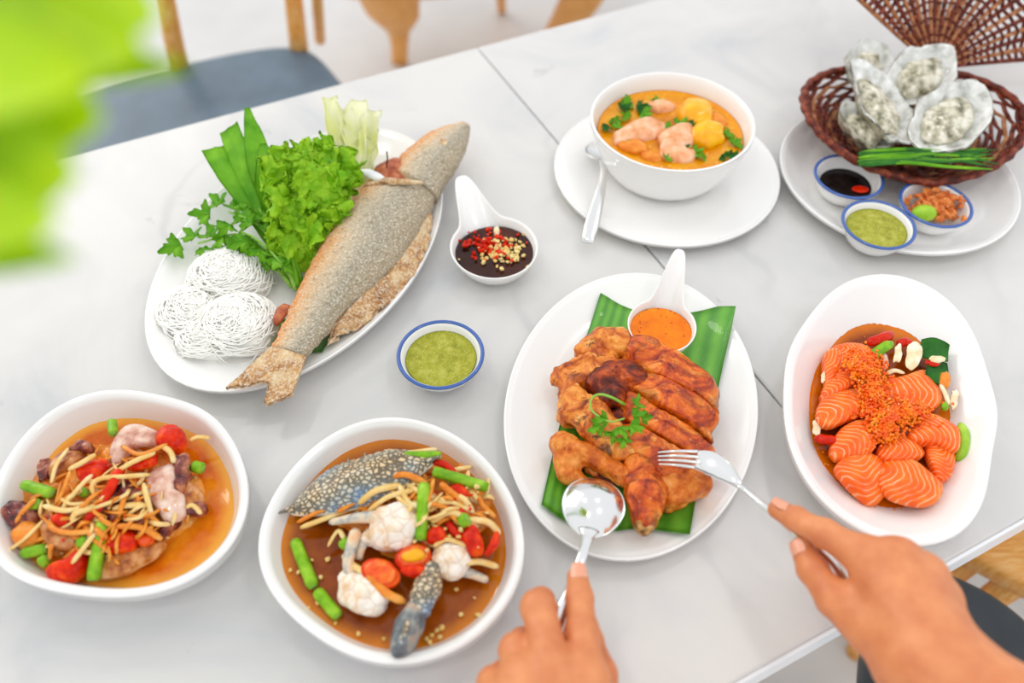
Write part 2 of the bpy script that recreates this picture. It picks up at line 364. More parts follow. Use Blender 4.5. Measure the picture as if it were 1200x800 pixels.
# chicken skin: glaze with charred patches
m = Mt('chicken', rough=.2, spec=.4, sss=.06, sssr=(.6, .25, .1), ssss=.008)
b = m.ramp(m.noise(42, 6, .62, dist=.8), [(.34, '#7c1c04'), (.44, '#c04408'), (.54, '#ea7414'), (.68, '#f8aa48')])
ch = m.ramp(m.noise(34, 7, .72, dist=.6), [(.48, 0.), (.60, 1.)]); fl = m.ramp(m.noise(260, 3, .6), [(.60, 0.), (.72, 1.)]); sp = m.ramp(m.noise(150, 3, .7), [(.63, 0.), (.70, 1.)])
b = m.mix(m.math('MULTIPLY', ch, .7), b, '#5a1404'); b = m.mix(m.math('MULTIPLY', fl, .25), b, '#ffcc80'); b = m.mix(m.math('MULTIPLY', sp, .6), b, '#3a1006'); m.set(base=b); m.bump(m.noise(130, 5, .65), .7, .0025); MAT['chicken'] = m.m
m = Mt('chicken_gold', rough=.24, spec=.38); b = m.ramp(m.noise(44, 6, .65, dist=.7), [(.34, '#8c2c06'), (.45, '#d06a18'), (.56, '#f09a3c'), (.68, '#fcca80')]); b = m.mix(m.math('MULTIPLY', m.ramp(m.noise(60, 6, .72, dist=.5), [(.55, 0.), (.63, 1.)]), .85), b, '#481006'); m.set(base=b); m.bump(m.noise(130, 5, .65), .7, .0025); MAT['chicken_gold'] = m.m
m = Mt('chicken_char', rough=.28, spec=.3); m.set(base=m.ramp(m.noise(38, 6, .65, dist=.6), [(.34, '#220803'), (.46, '#6a1e0a'), (.54, '#b8480e'), (.64, '#e88a38')])); m.bump(m.noise(130, 5, .65), .7, .0025); MAT['chicken_char'] = m.m
m = Mt('chicken_meat', rough=.38, spec=.3, sss=.08, sssr=(.6, .3, .15), ssss=.008); b = m.ramp(m.noise(60, 5, .65), [(.3, '#8c2c04'), (.45, '#d06818'), (.6, '#ee9a44'), (.75, '#f8c484')])
m.set(base=m.mix(m.math('MULTIPLY', m.ramp(m.noise(90, 4, .7), [(.6, 0.), (.68, 1.)]), .7), b, '#6a240a')); m.bump(m.noise(170, 4), .6, .002); MAT['chicken_meat'] = m.m
# salmon: orange with curved pale fat lines (UV runs along / across the slice)
m = Mt('salmon', rough=.26, spec=.3, sss=.2, sssr=(.8, .3, .15), ssss=.008)
u = m.co('UV'); ux = m.sep(u, 0); uy = m.sep(u, 1); dy = m.math('SUBTRACT', uy, .45); par = m.math('MULTIPLY', m.math('SQRT', m.math('ADD', m.math('MULTIPLY', dy, dy), .03)), .8)
ph = m.math('ADD', m.math('ADD', ux, par), m.math('MULTIPLY', m.noise(34, 3), .22)); s = m.math('SINE', m.math('MULTIPLY', ph, 62), 0)
line = m.math('MULTIPLY', m.ramp(s, [(.55, 0.), (.98, 1.)]), m.ramp(m.noise(55, 3), [(.34, .15), (.6, 1.)])); b = m.ramp(m.noise(40, 4), [(.3, '#f04c00'), (.55, '#fb7414'), (.75, '#ff9c48')])
m.set(base=m.mix(m.math('MULTIPLY', line, .8), b, '#fdc898')); m.bump(s, .12, .001); MAT['salmon'] = m.m
m = Mt('roe', base=c('#fb6410'), rough=.15, sss=.25, sssr=(.8, .3, .1), ssss=.003); m.set(base=m.ramp(m.noise(120), [(.3, '#f44800'), (.5, '#fd7400'), (.7, '#ffa01c')])); MAT['roe'] = m.m
# fish: crusted grey-gold skin, warmer along the belly (UV y = belly to back)
m = Mt('fish_skin', rough=.5, spec=.35); uy = m.sep(m.co('UV'), 1); k = m.math('ADD', uy, m.math('MULTIPLY', m.math('SUBTRACT', m.noise(22, 4), .5), .5))
b = m.ramp(k, [(.06, '#e8923c'), (.24, '#e2b684'), (.45, '#cab79a'), (.66, '#a59a84'), (.95, '#ac9a7c')])
sp = m.ramp(m.noise(430, 4, .75), [(.48, 0.), (.64, 1.)]); b = m.mix(m.math('MULTIPLY', sp, .7), b, '#f2e8d6')
dk = m.ramp(m.noise(240, 3, .7), [(.34, 1.), (.46, 0.)]); b = m.mix(m.math('MULTIPLY', dk, .45), b, '#6c5c46'); m.set(base=b); m.bump(m.noise(380, 4, .7), .8, .0022); MAT['fish_skin'] = m.m
m = Mt('fish_fin', rough=.55); b = m.ramp(m.noise(55, 4), [(.3, '#8c4e18'), (.48, '#c48a48'), (.66, '#e4c492')]); sp = m.ramp(m.noise(360, 4, .75), [(.46, 0.), (.6, 1.)]); m.set(base=m.mix(m.math('MULTIPLY', sp, .7), b, '#f0e2c8')); m.bump(m.noise(340, 4, .7), .8, .002); MAT['fish_fin'] = m.m
food('fish_gill', [(.3, '#8a3a24'), (.6, '#c8744c'), (.8, '#e8b090')], .4, 90, .4)
food('fish_bone', [(.3, '#d8dce0'), (.7, '#f4f4f2')], .25, 60, .1)
# crab shell: blue grey with pale net of spots
m = Mt('crab_shell', rough=.3, spec=.35)
vv = m.voro(215, feature='DISTANCE_TO_EDGE', vec=m.co(scale=(1, 1.25, 1))); sp = m.ramp(vv, [(.10, 0.), (.22, 1.)]); nz = m.noise(20, 3)
b = m.ramp(nz, [(.40, '#6a5a44'), (.55, '#707068'), (.70, '#64809c')]); pale = m.ramp(nz, [(.40, '#e2c498'), (.54, '#cfc8b4'), (.68, '#8ba4c0')])
b = m.mix(sp, b, pale); m.set(base=b); m.bump(vv, .25, .0008); MAT['crab_shell'] = m.m
m = Mt('crab_leg', rough=.3, spec=.45); m.set(base=m.ramp(m.noise(70, 5, .65), [(.3, '#7c7c78'), (.42, '#a8a8a4'), (.54, '#e2cdb0'), (.7, '#eca870')])); m.bump(m.noise(200, 3), .2, .001); MAT['crab_leg'] = m.m
m = Mt('crab_tip', rough=.3, spec=.45); m.set(base=m.ramp(m.noise(60, 5, .65), [(.3, '#40444a'), (.48, '#6c7074'), (.58, '#989890'), (.7, '#cc8c54')])); MAT['crab_tip'] = m.m
m = Mt('soil', base=c('#4a3526'), rough=.9); MAT['soil'] = m.m
m = Mt('terracotta', rough=.6); m.set(base=m.ramp(m.noise(14, 3), [(.3, '#b9b4ac'), (.7, '#d0cbc2')])); MAT['pot'] = m.m
# ================================================================ the setting
def boxm(cx, cy, z0, z1, hx, hy, R, bev=.004, n=3):
    """box with rounded vertical section edges; R rotates about z"""
    prof = [(0, 0)]
    V = []; F = []
    lv = [(z0, bev), (z0+bev, 0), (z1-bev, 0), (z1-bev*.3, bev*.3), (z1, bev)]
    cs = [(1, 1), (-1, 1), (-1, -1), (1, -1)]
    for z, ins in lv:
        for k, (sx, sy) in enumerate(cs):
            for j in range(n):
                a = math.pi/2*(k+j/(n-1)); V.append((sx*(hx-bev)+(bev-ins)*math.cos(a), sy*(hy-bev)+(bev-ins)*math.sin(a), z))
    m_ = 4*n; V = np.array(V); F = []
    for i in range(len(lv)-1):
        for k in range(m_): F.append((i*m_+k, i*m_+(k+1) % m_, (i+1)*m_+(k+1) % m_, (i+1)*m_+k))
    F.append(tuple(range(m_))[::-1]); F.append(tuple((len(lv)-1)*m_+k for k in range(m_)))
    return V@R.T+np.array([cx, cy, 0]), F
TA = math.atan2(.256, .519)                    # direction of the table's long edges
RU = rotz(TA); U = RU@np.array([1, 0, 0]); Nn = RU@np.array([0, 1, 0])
e2 = W(560, 55); nearp = W(859, 800)
NF = e2[:2]@Nn[:2]; NN = nearp[:2]@Nn[:2]; SU = (e2[:2]@U[:2]+W(915, 475)[:2]@U[:2])/2      # far edge, near edge, seam
V, F = boxm(0, 1.2, -.04, 0, 6, 6, np.eye(3)); mk('floor', V, F, MAT['floor'], kind='structure', smooth=False)
V, F = boxm(0, 7.3, 0, 3, 6, .1, np.eye(3)); mk('wall_back', V, F, MAT['edge'], kind='structure', smooth=False)
def table(name, u0, u1, mt, label):
    um, hu = (u0+u1)/2, (u1-u0)/2; nm, hn = (NF+NN)/2, (NF-NN)/2
    ctr = U*um+Nn*nm; e = empty(name, (ctr[0], ctr[1], 0), label, 'table')
    V, F = boxm(ctr[0], ctr[1], T-.004, T, hu, hn, RU, .0025); mk('tabletop', V, F, mt, e, smooth=False)
    V, F = boxm(ctr[0], ctr[1], T-.046, T-.003, hu-.0005, hn+.003, RU, .002); mk('slab_edge', V, F, MAT['edge'], e, smooth=False)
    V, F = boxm(ctr[0], ctr[1], .012, T-.046, .04, .04, RU, .01); mk('pedestal', V, F, MAT['dark_metal'], e)
    V, F = boxm(ctr[0], ctr[1], 0, .012, .3, .26, RU, .004); mk('foot_plate', V, F, MAT['dark_metal'], e, smooth=False)
table('marble_table', SU-1.25, SU-.0008, MAT['marble_a'], 'pale marble table carrying the fried fish, both papaya salads and the chicken')
table('marble_table', SU+.0008, SU+1.25, MAT['marble_b'], 'pale marble table carrying the oyster plate and the raw salmon')
# ---- chairs
def seat_mesh(out, z, th, r=.012):
    O = cr(out, 48, True); c_ = O.mean(0); V = []
    for s, dz in ((0, 0), (.6, .003), (.9, .002), (.97, -.002), (1, -r), (1, -th+r*.5), (.98, -th), (0, -th)):
        P = c_+s*(O-c_); P = P.copy(); P[:, 2] = z+dz; V.append(P)
    n = 48; V = np.vstack(V); F = []
    for i in range(7):
        for k in range(n): F.append((i*n+k, i*n+n+k, i*n+n+(k+1) % n, i*n+(k+1) % n))
    return V, F
# grey-blue seated armless chair tucked under the far edge
zs = .45
rear = [W(62, 128, zs-T), W(120, 99, zs-T), W(207, 75, zs-T), W(287, 58, zs-T), W(338, 53, zs-T), W(370, 61, zs-T), W(399, 92, zs-T)]
fr = -Nn*.30
out = rear+[rear[-1]+fr*.5+U*.02, rear[-1]+fr+U*.0, rear[3]+fr*1.25, rear[0]+fr*1.05, rear[0]+fr*.45-U*.02]
cc = np.mean(out, 0); ch = empty('wooden_chair', (cc[0], cc[1], 0), 'light wood chair with a slate blue padded seat facing the fried fish', 'chair')
V, F = seat_mesh(out, zs, .05); mk('seat', V, F, MAT['seat_blue'], ch)
def post(par, name, a, b, ra, rb, mt='wood', seg=12):
    V, F, uv = tube(cr([a, b], 8), np.linspace(ra, rb, 8), seg); mk(name, V, F, MAT[mt], par, uv)
pl = W(207, 76, zs-T); pr = W(349, 56, zs-T); pl[2] = pr[2] = zs-.02
tl = W(192, -10, zs-T+.17); tr = W(343, -10, zs-T+.12)
for a, b in ((pl, tl), (pr, tr)):
    e_ = a+(b-a)/(b-a)[2]*.42; post(ch, 'back_post', a, e_, .020, .015)
    g_ = a+np.array([0, .03, 0]); g_[2] = 0; post(ch, 'leg', a, g_, .02, .014)
    f_ = a+fr*1.0; f_[2] = zs-.04; g2 = f_.copy(); g2[2] = 0; post(ch, 'leg', f_, g2, .02, .014)
A1 = pl+(tl-pl)/(tl-pl)[2]*.40; B1 = pr+(tr-pr)/(tr-pr)[2]*.40
mid = (A1+B1)/2+Nn*.05; V, F, uv = tube(cr([A1-(B1-A1)*.1, A1, mid, B1, B1+(B1-A1)*.1], 24), .03, 12, .35, up=(0, .9, .3)); mk('backrest', V, F, MAT['wood'], ch, uv)
# light wood stools: square rounded seat on four legs
def stool(corner_px, ang, size, label, z=.46, group=None):
    k = W(*corner_px, z-T); a = math.radians(ang); d1 = np.array([math.cos(a), math.sin(a), 0]); d2 = np.array([-math.sin(a), math.cos(a), 0])
    P = lambda x, y: k+d1*x*size+d2*y*size
    e = empty('wooden_stool', tuple(P(.5, .5)[:2])+(0,), label, 'stool', group)
    out = [P(.02, .02), P(.2, 0), P(.5, 0), P(.8, 0), P(.98, .02), P(1, .2), P(1, .5), P(1, .8), P(.98, .98), P(.8, 1), P(.5, 1), P(.2, 1), P(.02, .98), P(0, .8), P(0, .5), P(0, .2)]
    V, F = seat_mesh(out, z, .035, .008); mk('seat', V, F, MAT['wood'], e)
    for x, y in ((.1, .1), (.9, .1), (.9, .9), (.1, .9)):
        t0 = P(x, y); t0[2] = z-.03; g = P(x+(x-.5)*.12, y+(y-.5)*.12); g[2] = 0; post(e, 'leg', t0, g, .02, .015)
# low wooden rack far behind: flared legs standing on the floor
far = empty('wooden_rack', tuple(np.append(W(560, 20, -.75)[:2], 0)), 'low light wood rack with flared legs on the floor beyond the tables', 'rack')
def leg_px(pts, wd, nm='flared_leg'):
    P_ = cr([W(*p) for p in pts], 20); V, F, uv = tube(P_, np.interp(np.linspace(0, 1, 20), np.linspace(0, 1, len(wd)), wd), 12, .5, up=(0, -1, .3)); mk(nm, V, F, MAT['wood'], far, uv)
leg_px([(468,74,-.75),(468,52,-.66),(466,36,-.60),(460,16,-.50),(455,-2,-.43),(452,-22,-.36)], [.025,.026,.034,.075,.083,.085])
leg_px([(640,56,-.75),(655,36,-.66),(668,20,-.57),(682,-4,-.46),(690,-22,-.40)], [.03,.04,.05,.055,.06])
leg_px([(588,14,-.75),(587,-4,-.62),(587,-22,-.52)], [.014,.016,.018])
k_ = W(455, -24, -.36); k2 = W(690, -24, -.40); V, F = seat_mesh([k_+[-.15, -.08, 0], k_+[.2, -.1, 0], k2+[-.2, -.1, 0], k2+[.15, -.08, 0], k2+[.2, .3, 0], k2+[-.1, .45, 0], k_+[.1, .45, 0], k_+[-.2, .3, 0]], .43, .035, .008); mk('top_board', V, F, MAT['wood'], far)
stool((1119, 638), -36, .34, 'light wood stool standing next to the dark padded seat', z=.44)
# dark seat at the near edge
arc = [W(1085, 662, -.30), W(1112, 669, -.30), W(1160, 692, -.30), W(1205, 726, -.30), W(1250, 775, -.30), W(1270, 850, -.30), W(1225, 915, -.30), W(1140, 930, -.30), W(1060, 880, -.30), W(1020, 800, -.30), W(1035, 710, -.30)]
cc = np.mean(arc, 0); ch2 = empty('dark_chair', (cc[0], cc[1], 0), 'chair with a dark charcoal padded seat under the right wrist', 'chair')
V, F = seat_mesh(arc, .45, .05); mk('seat', V, F, MAT['seat_dark'], ch2)
for dx, dy in ((-1, -1), (1, -1), (1, 1), (-1, 1)):
    a = cc+np.array([dx*.11, dy*.11, 0]); a[2] = .41; b = cc+np.array([dx*.14, dy*.14, 0]); b[2] = 0; post(ch2, 'leg', a, b, .018, .013)
post(ch, 'back_spindle', W(375, 47, -.33), W(370, -30, -.10), .012, .011)

# ================================================================ crockery
def ellr(a, b, ang): return lambda th: a*b/np.sqrt((b*np.cos(th-ang))**2+(a*np.sin(th-ang))**2)
def polar_fit(P, ctr, order=5):
    d = np.asarray(P)[:, :2]-ctr[:2]; th = np.arctan2(d[:, 1], d[:, 0]); r = np.hypot(d[:, 0], d[:, 1])
    B = lambda t: np.stack([np.ones_like(t)]+[f(k*t) for k in range(1, order+1) for f in (np.cos, np.sin)], -1)
    A = B(th); reg = np.diag([0]+[1e-3*k**3 for k in range(1, order+1) for _ in (0, 1)])
    co = np.linalg.solve(A.T@A+reg, A.T@r); return lambda t: B(np.asarray(t, float))@co
class Plate:
    """dish with rim curve R(theta), floor edge k*R, rim height hr, floor height hf above the level z0"""
    def __init__(s, name, ctr, R, hr, hf, k, p, label, cat, lip=.003, wall=.0035, z0=0.0, group=None, band=None, foot=.9, wp=None, op=1.0, parts=True):
        s.c = np.array([ctr[0], ctr[1], T+z0]); s.R, s.hr, s.hf, s.k, s.p = R, hr, hf, k, p
        n = 112; th = np.linspace(0, 2*math.pi, n, endpoint=False); Rr = R(th); B = k*Rr; D_ = np.stack([np.cos(th), np.sin(th), 0*th], 1)
        rings = []
        add = lambda r, h: rings.append(s.c+D_*np.asarray(r)[:, None]+np.array([0, 0, h]))
        fr = foot*B; hb = .0015
        add(fr*.02, hb); add(fr*.5, hb); add(fr-.004, hb); add(fr-.003, 0); add(fr+.0005, 0); add(fr+.0015, hb+.001)
        for t in np.linspace(0.06, 1, 12):
            r = fr+.0015+(Rr+.0008-fr-.0015)*(t**op); tt = np.clip((r-B)/(Rr-B), 0, 1)
            h = hf+(hr-hf)*tt**p-wall-.003*t*(lip/.003-1)
            h0 = hb+.001+(hr-.003)*t**2*0.2
            add(r, float(np.maximum(np.mean(h), h0)))
        for a in np.linspace(-.25*math.pi, math.pi*.9, 7):
            add(Rr-lip/2+lip/2*math.cos(a)+.0008, hr-lip*.3+lip*.3*math.sin(a))
        for t in np.linspace(.96, 0, 14): add(B+(Rr-lip-B)*t, hf+(hr-hf)*t**p)
        add(B*.9, hf-.0002); add(B*.6, hf-.0002); add(B*.25, hf-.0002); add(B*.02, hf-.0002)
        m_ = len(rings); V = np.vstack(rings); F = gridF(m_, n, cv=True); F.append(tuple(range(n))); F.append(tuple((m_-1)*n+i for i in range(n))[::-1])
        if band:
            s.o = empty(name, tuple(s.c), label, cat, group); mk('bowl_body', V, F, MAT['ceramic'], s.o)
            G = []
            for a in np.linspace(0, 2*math.pi, 8, endpoint=False): G.append(s.c+D_*(Rr-lip/2+.0008+(lip/2+.0006)*math.cos(a))[:, None]+np.array([0, 0, hr-lip*.3+(lip*.3+.0006)*math.sin(a)]))
            mk('rim_band', np.vstack(G), gridF(8, n, True, True), MAT['blue'], s.o, label='cobalt blue painted rim')
        else: s.o = mk(name, V, F, MAT['ceramic'], label=label, cat=cat, group=group)
    def h(s, P):
        P = np.asarray(P); d = P[..., :2]-s.c[:2]; r = np.hypot(d[..., 0], d[..., 1]); Rr = s.R(np.arctan2(d[..., 1], d[..., 0])); B = s.k*Rr
        return s.c[2]-T+s.hf+(s.hr-s.hf)*np.clip((r-B)/(Rr-.003-B), 0, 1)**s.p
    def liquid(s, name, h, mt, label, cat, na=.0004, nf=60, inset=0.0006, parent=None):
        """liquid filling the dish up to height h (above its own base)"""
        n = 96; th = np.linspace(0, 2*math.pi, n, endpoint=False); Rr = s.R(th); B = s.k*Rr
        t = ((h-s.hf)/(s.hr-s.hf))**(1/s.p); r = B+(Rr-.003-B)*t-inset; D_ = np.stack([np.cos(th), np.sin(th), 0*th], 1); V = []
        for f in (0.02, .2, .4, .6, .75, .86, .94, .98): V.append(s.c+D_*(r*f)[:, None]+[0, 0, h-.0008])
        V.append(s.c+D_*r[:, None]+[0, 0, h]); t2 = t*.8; V.append(s.c+D_*(B+(Rr-.003-B)*t2-inset)[:, None]+[0, 0, s.hf+(s.hr-s.hf)*t2**s.p+.0003])
        V.append(s.c+D_*(B*.95)[:, None]+[0, 0, s.hf+.0003]); V.append(s.c+D_*(B*.02)[:, None]+[0, 0, s.hf+.0003])
        m_ = len(V); V = np.vstack(V); V[:8*n, 2] += na*fbm(V[:8*n], nf, 3)
        F = [f[::-1] for f in gridF(m_, n, cv=True)]; F.append(tuple(range(n))[::-1]); F.append(tuple((m_-1)*n+i for i in range(n)))
        fr_ = np.repeat([0.02, .2, .4, .6, .75, .86, .94, .98, 1, 1, 1, 1], n)
        return mk(name, V, F, MAT[mt], parent, np.stack([fr_, fr_], 1), label=None if parent else label, cat=None if parent else cat)
def traced(pts, h): return [W(x, y, h) for x, y in pts]
rad = math.radians
fish_plate = Plate('oval_plate', (-.2246, .6161), ellr(.2067, .1342, rad(68.9)), .024, .007, .68, 1.7, 'white oval plate under the whole fried fish', 'plate')
chick_plate = Plate('oval_plate', (.1106, .4138), ellr(.1598, .1138, rad(75.1)), .020, .006, .66, 1.6, 'white oval plate under the grilled chicken on banana leaf', 'plate')
pts = [(1045,321),(985,335),(945,375),(922,430),(919,480),(930,530),(955,575),(1000,615),(1060,638),(1100,635),(1140,605),(1160,560),(1167,500),(1160,440),(1140,390),(1105,345)]
P = traced(pts, .045); cs = np.mean(P, 0); cs = np.array([.3363, .4013, 0])
salm_plate = Plate('deep_oval_dish', cs, polar_fit(P, cs), .045, .008, .52, 1.25, 'white deep oval dish holding raw salmon in sauce', 'dish', lip=.005)
pts = [(302,642),(314,594),(342,550),(378,514),(422,494),(462,489),(506,496),(546,518),(582,554),(606,594),(613,638),(606,682),(586,718),(546,754),(498,772),(458,776),(410,766),(362,738),(326,702),(308,670)]
P = traced(pts, .04); cb = np.array([-.0948, .2734, 0])
crab_plate = Plate('round_dish', cb, polar_fit(P, cb), .04, .008, .72, 1.5, 'white round dish holding the blue crab papaya salad', 'dish', lip=.006, wall=.006, op=.8)
pts = [(-14,575),(0,556),(30,508),(71,472),(131,458),(187,461),(232,478),(270,511),(287,552),(289,586),(277,627),(247,661),(210,684),(169,695),(112,697),(37,684),(0,661),(-16,630)]
P = traced(pts, .044); cl = np.array([-.3237, .3111, 0])
left_plate = Plate('rounded_dish', cl, polar_fit(P, cl), .044, .008, .72, 1.6, 'white rounded dish holding the squid papaya salad', 'dish', lip=.006, wall=.007, op=.5, foot=1.0)
oyst_plate = Plate('round_plate', tuple(W(1051, 203, .02)[:2]), ellr(.134, .134, 0), .022, .006, .74, 1.6, 'white round plate under the oyster basket', 'plate')
saucer = Plate('saucer', (.1836, .748), ellr(.1325, .1325, 0), .016, .005, .55, 1.4, 'white saucer under the soup bowl', 'saucer')
soup_bowl = Plate('soup_bowl', (.183, .759), ellr(.0925, .0925, 0), .0715, .006, .52, 2.6, 'white soup bowl with yellow broth standing on a saucer', 'bowl', z0=.0055, op=.45, wall=.006, foot=1.0)
dip = Plate('dipping_bowl', (-.068, .4582), ellr(.0405, .0405, 0), .028, .005, .55, 1.7, 'small white bowl with blue rim standing alone between the fish and chicken plates', 'bowl', band=True, lip=.0028, op=.7)
def smallbowl(px, py, label):
    p = W(px, py, .034); return Plate('dipping_bowl', p[:2], ellr(.038, .038, 0), .028, .005, .55, 1.7, label, 'bowl', band=True, lip=.0028, op=.7, z0=.0062)
b_soy = smallbowl(995, 206, 'small white bowl of dark soy sauce beside the oyster basket')
b_grn = smallbowl(1030, 262, 'small white bowl of green sauce on the oyster plate')
b_shl = smallbowl(1097, 238, 'small white blue-rimmed bowl of fried shallots and lime under the oyster basket')
dip.liquid('green_sauce', .0205, 'sauce_green', 'green chilli sauce in the bowl standing alone on the table', 'sauce', .0007, 130)
b_soy.liquid('soy_sauce', .015, 'sauce_soy', 'black soy sauce with red chilli oil in a small bowl', 'sauce')
b_grn.liquid('green_sauce', .021, 'sauce_green', 'green chilli sauce in the small bowl on the oyster plate', 'sauce', .0007, 130)
b_soup = soup_bowl.liquid('soup_broth', .0525, 'broth_soup', 'golden spicy broth filling the soup bowl', 'soup', .0006)
left_plate.liquid('salad_dressing', .022, 'broth_orange', 'orange dressing pooled in the squid papaya salad dish', 'sauce', .0008)
crab_plate.liquid('salad_dressing', .026, 'broth_brown', 'brown fermented dressing pooled around the crab pieces', 'sauce', .0005)
salm_plate.liquid('fish_sauce', .020, 'broth_salmon', 'dark spicy sauce pooled around the salmon slices', 'sauce', .0006)
# ---- Chinese spoons used as sauce cups
def sauce_spoon(ctr, ang, rb, tip, hz, z0, label):
    """bowl of radius rb, handle rising towards tip"""
    ctr = np.array([ctr[0], ctr[1], T+z0]); d = tip-ctr; L = np.hypot(d[0], d[1]); a0 = math.atan2(d[1], d[0]); n = 96; q_ = np.linspace(-1, 1, n, endpoint=False); th = math.pi*np.sign(q_)*np.abs(q_)**1.7
    # outline: round bowl stretched towards the handle
    def out(s):
        r = rb*s*(1+.06*np.cos(th)); P = np.stack([r*np.cos(th), r*np.sin(th)*.96], 1)
        return P
    rings = []
    def add(s, h, ext):
        P = out(s); hd = ext*np.exp(-(th/.42)**4)
        x = P[:, 0]+hd*(L-rb)*1.0; y = P[:, 1]*(1-.25*np.exp(-(th/.5)**2)*ext)
        zz = h+hd**1.3*(hz-h)*1.0
        X = ctr+np.stack([x*math.cos(a0)-y*math.sin(a0), x*math.sin(a0)+y*math.cos(a0), zz], 1); rings.append(X)
    hr = .030
    for s, h, e in ((.02, 0, 0), (.5, 0, 0), (.56, .0015, 0), (.72, .007, .05), (.86, .016, .35), (.95, .024, .8), (.99, hr-.001, 1), (.985, hr, .995), (.955, hr, .97), (.93, hr-.002, .90), (.86, .018, .25), (.74, .0095, .04), (.55, .005, 0), (.3, .0035, 0), (.02, .0032, 0)): add(s, h, e)
    V = np.vstack(rings); F = gridF(len(rings), n, cv=True); F.append(tuple(range(n))); F.append(tuple((len(rings)-1)*n+i for i in range(n))[::-1])
    o = mk('sauce_spoon', V, F, MAT['ceramic'], label=label, cat='spoon'); return ctr, a0
def spoon_sauce(ctr, rb, h, name, mt, label):
    n = 48; th = np.linspace(0, 2*math.pi, n, endpoint=False); D_ = np.stack([np.cos(th), np.sin(th)*.98, 0*th], 1); V = []
    s0 = .86+(.93-.86)*max(0, (h-.018))/.010 if h > .018 else .74+(.86-.74)*(h-.0095)/.0085
    for f, z in ((.02, h-.0006), (.4, h-.0006), (.75, h-.0005), (.95, h-.0003), (1, h), (.86, h-.006), (.6, .0058), (.02, .0045)): V.append(ctr+D_*rb*s0*f*.985+[0, 0, z])
    V = np.vstack(V); V[:4*n, 2] += .0004*fbm(V[:4*n], 120, 4)
    F = [f[::-1] for f in gridF(8, n, cv=True)]; F.append(tuple(range(n))[::-1]); F.append(tuple(7*n+i for i in range(n)))
    mk(name, V, F, MAT[mt], label=label, cat='sauce')
# ================================================================ sauce spoons
cA = W(580, 290, .03); cA, aA = sauce_spoon(cA, 0, .049, W(541, 210, .045), .048, 0, 'white ceramic sauce spoon holding dark chilli sauce beside the fish plate')
spoon_sauce(cA, .049, .0215, 'chilli_fish_sauce', 'sauce_dark', 'dark fish sauce in the ceramic spoon beside the fish plate')
cB = W(775, 384, .037); zB = float(chick_plate.h(cB))+.0035
cB, aB = sauce_spoon(cB, 0, .0345, W(796, 297, .06), .055, zB, 'white ceramic sauce spoon holding orange sauce on the chicken plate')
spoon_sauce(cB, .0345, .0225, 'orange_chilli_sauce', 'sauce_orange', 'orange sweet chilli sauce in the ceramic spoon on the banana leaf')
def bits(name, cs_, rs, mt, label, cat, kind='stuff', sc=(1, 1, .7), seed=0, group=None):
    parts = [ico(p, r, seed+i*3, .25, sc) for i, (p, r) in enumerate(zip(cs_, rs))]
    V, F, _ = join(parts); return mk(name, V, F, MAT[mt], label=label, cat=cat, kind=kind, group=group, smooth=False)
g = np.random.default_rng(3)
def around(ctr, rx, n, h, hv=.001): return [np.array([ctr[0], ctr[1], 0])+np.array([g.normal(0, rx), g.normal(0, rx*.8), T+h+g.uniform(0, hv)]) for _ in range(n)]
q = W(572, 287, .022); bits('chopped_chilli', around(q, .0125, 95, .021, .004), g.uniform(.0016, .0034, 95), 'chilli', 'chopped red chilli heaped in the dark fish sauce', 'chilli', seed=11)
q = W(588, 296, .022); bits('chopped_garlic', around(q, .0135, 105, .021, .0035), g.uniform(.0014, .0034, 105), 'seed', 'chopped golden garlic and seeds floating in the dark fish sauce', 'garlic', seed=71)
q = W(582, 272, .022); V, F = ico(np.array([q[0], q[1], T+.023]), .006, 5, .2, (1.5, 1, .7)); mk('garlic_clove', V, F, MAT['garlic'], label='pale garlic clove floating in the dark fish sauce', cat='garlic')
# ================================================================ fried fish
Lp = [(432,214),(416,232),(396,262),(375,296),(356,330),(341,362),(329,388),(319,407)]
Rp = [(511,229),(504,246),(491,272),(474,300),(450,328),(420,354),(388,386),(358,418)]
hL = .028
def loft(Lp, Rp, hh, up, dn, nst=64, nph=44, na=.0016, seed=2, gill=0):
    L = cr([W(x, y, hh[i]) for i, (x, y) in enumerate(Lp)], nst); R = cr([W(x, y, hh[i]) for i, (x, y) in enumerate(Rp)], nst)
    U_ = np.interp(np.linspace(0, 1, nst), np.linspace(0, 1, len(up)), up); D_ = np.interp(np.linspace(0, 1, nst), np.linspace(0, 1, len(dn)), dn); V = []; UV = []
    for i in range(nst):
        c_ = (L[i]+R[i])/2; hx = (R[i]-L[i])/2
        for k in range(nph):
            a = 2*math.pi*k/nph; ca, sa = math.cos(a), math.sin(a)
            z = U_[i]*max(0, sa)**.85 if sa > 0 else -D_[i]*abs(sa)**.7
            V.append(c_+hx*ca+np.array([0, 0, z])); UV.append((i/(nst-1), .5+.5*ca))
    V = np.array(V); N = V-np.repeat((L+R)/2, nph, 0); N /= np.linalg.norm(N, axis=1)[:, None]+1e-9
    V += N*(na*fbm(V, 160, seed)+na*.8*vn(V, 420, seed+4))[:, None]
    F = gridF(nst, nph, cv=True); F.append(tuple(range(nph))); F.append(tuple((nst-1)*nph+k for k in range(nph))[::-1]); return V, F, np.array(UV)
fish = empty('fried_fish', tuple(np.append(W(430, 300, .02)[:2], T+.008)), 'whole deep fried fish with crusted grey and golden skin', 'fish')
V, F, uv = loft(Lp, Rp, [.034,.034,.034,.033,.032,.031,.032,.034], [.014,.022,.026,.025,.021,.016,.011,.006], [.016,.022,.024,.022,.018,.014,.009,.005]); mk('body', V, F, MAT['fish_skin'], fish, uv)
Lh = [(550,146),(542,145),(526,149),(506,157),(488,170),(470,186),(458,203)]
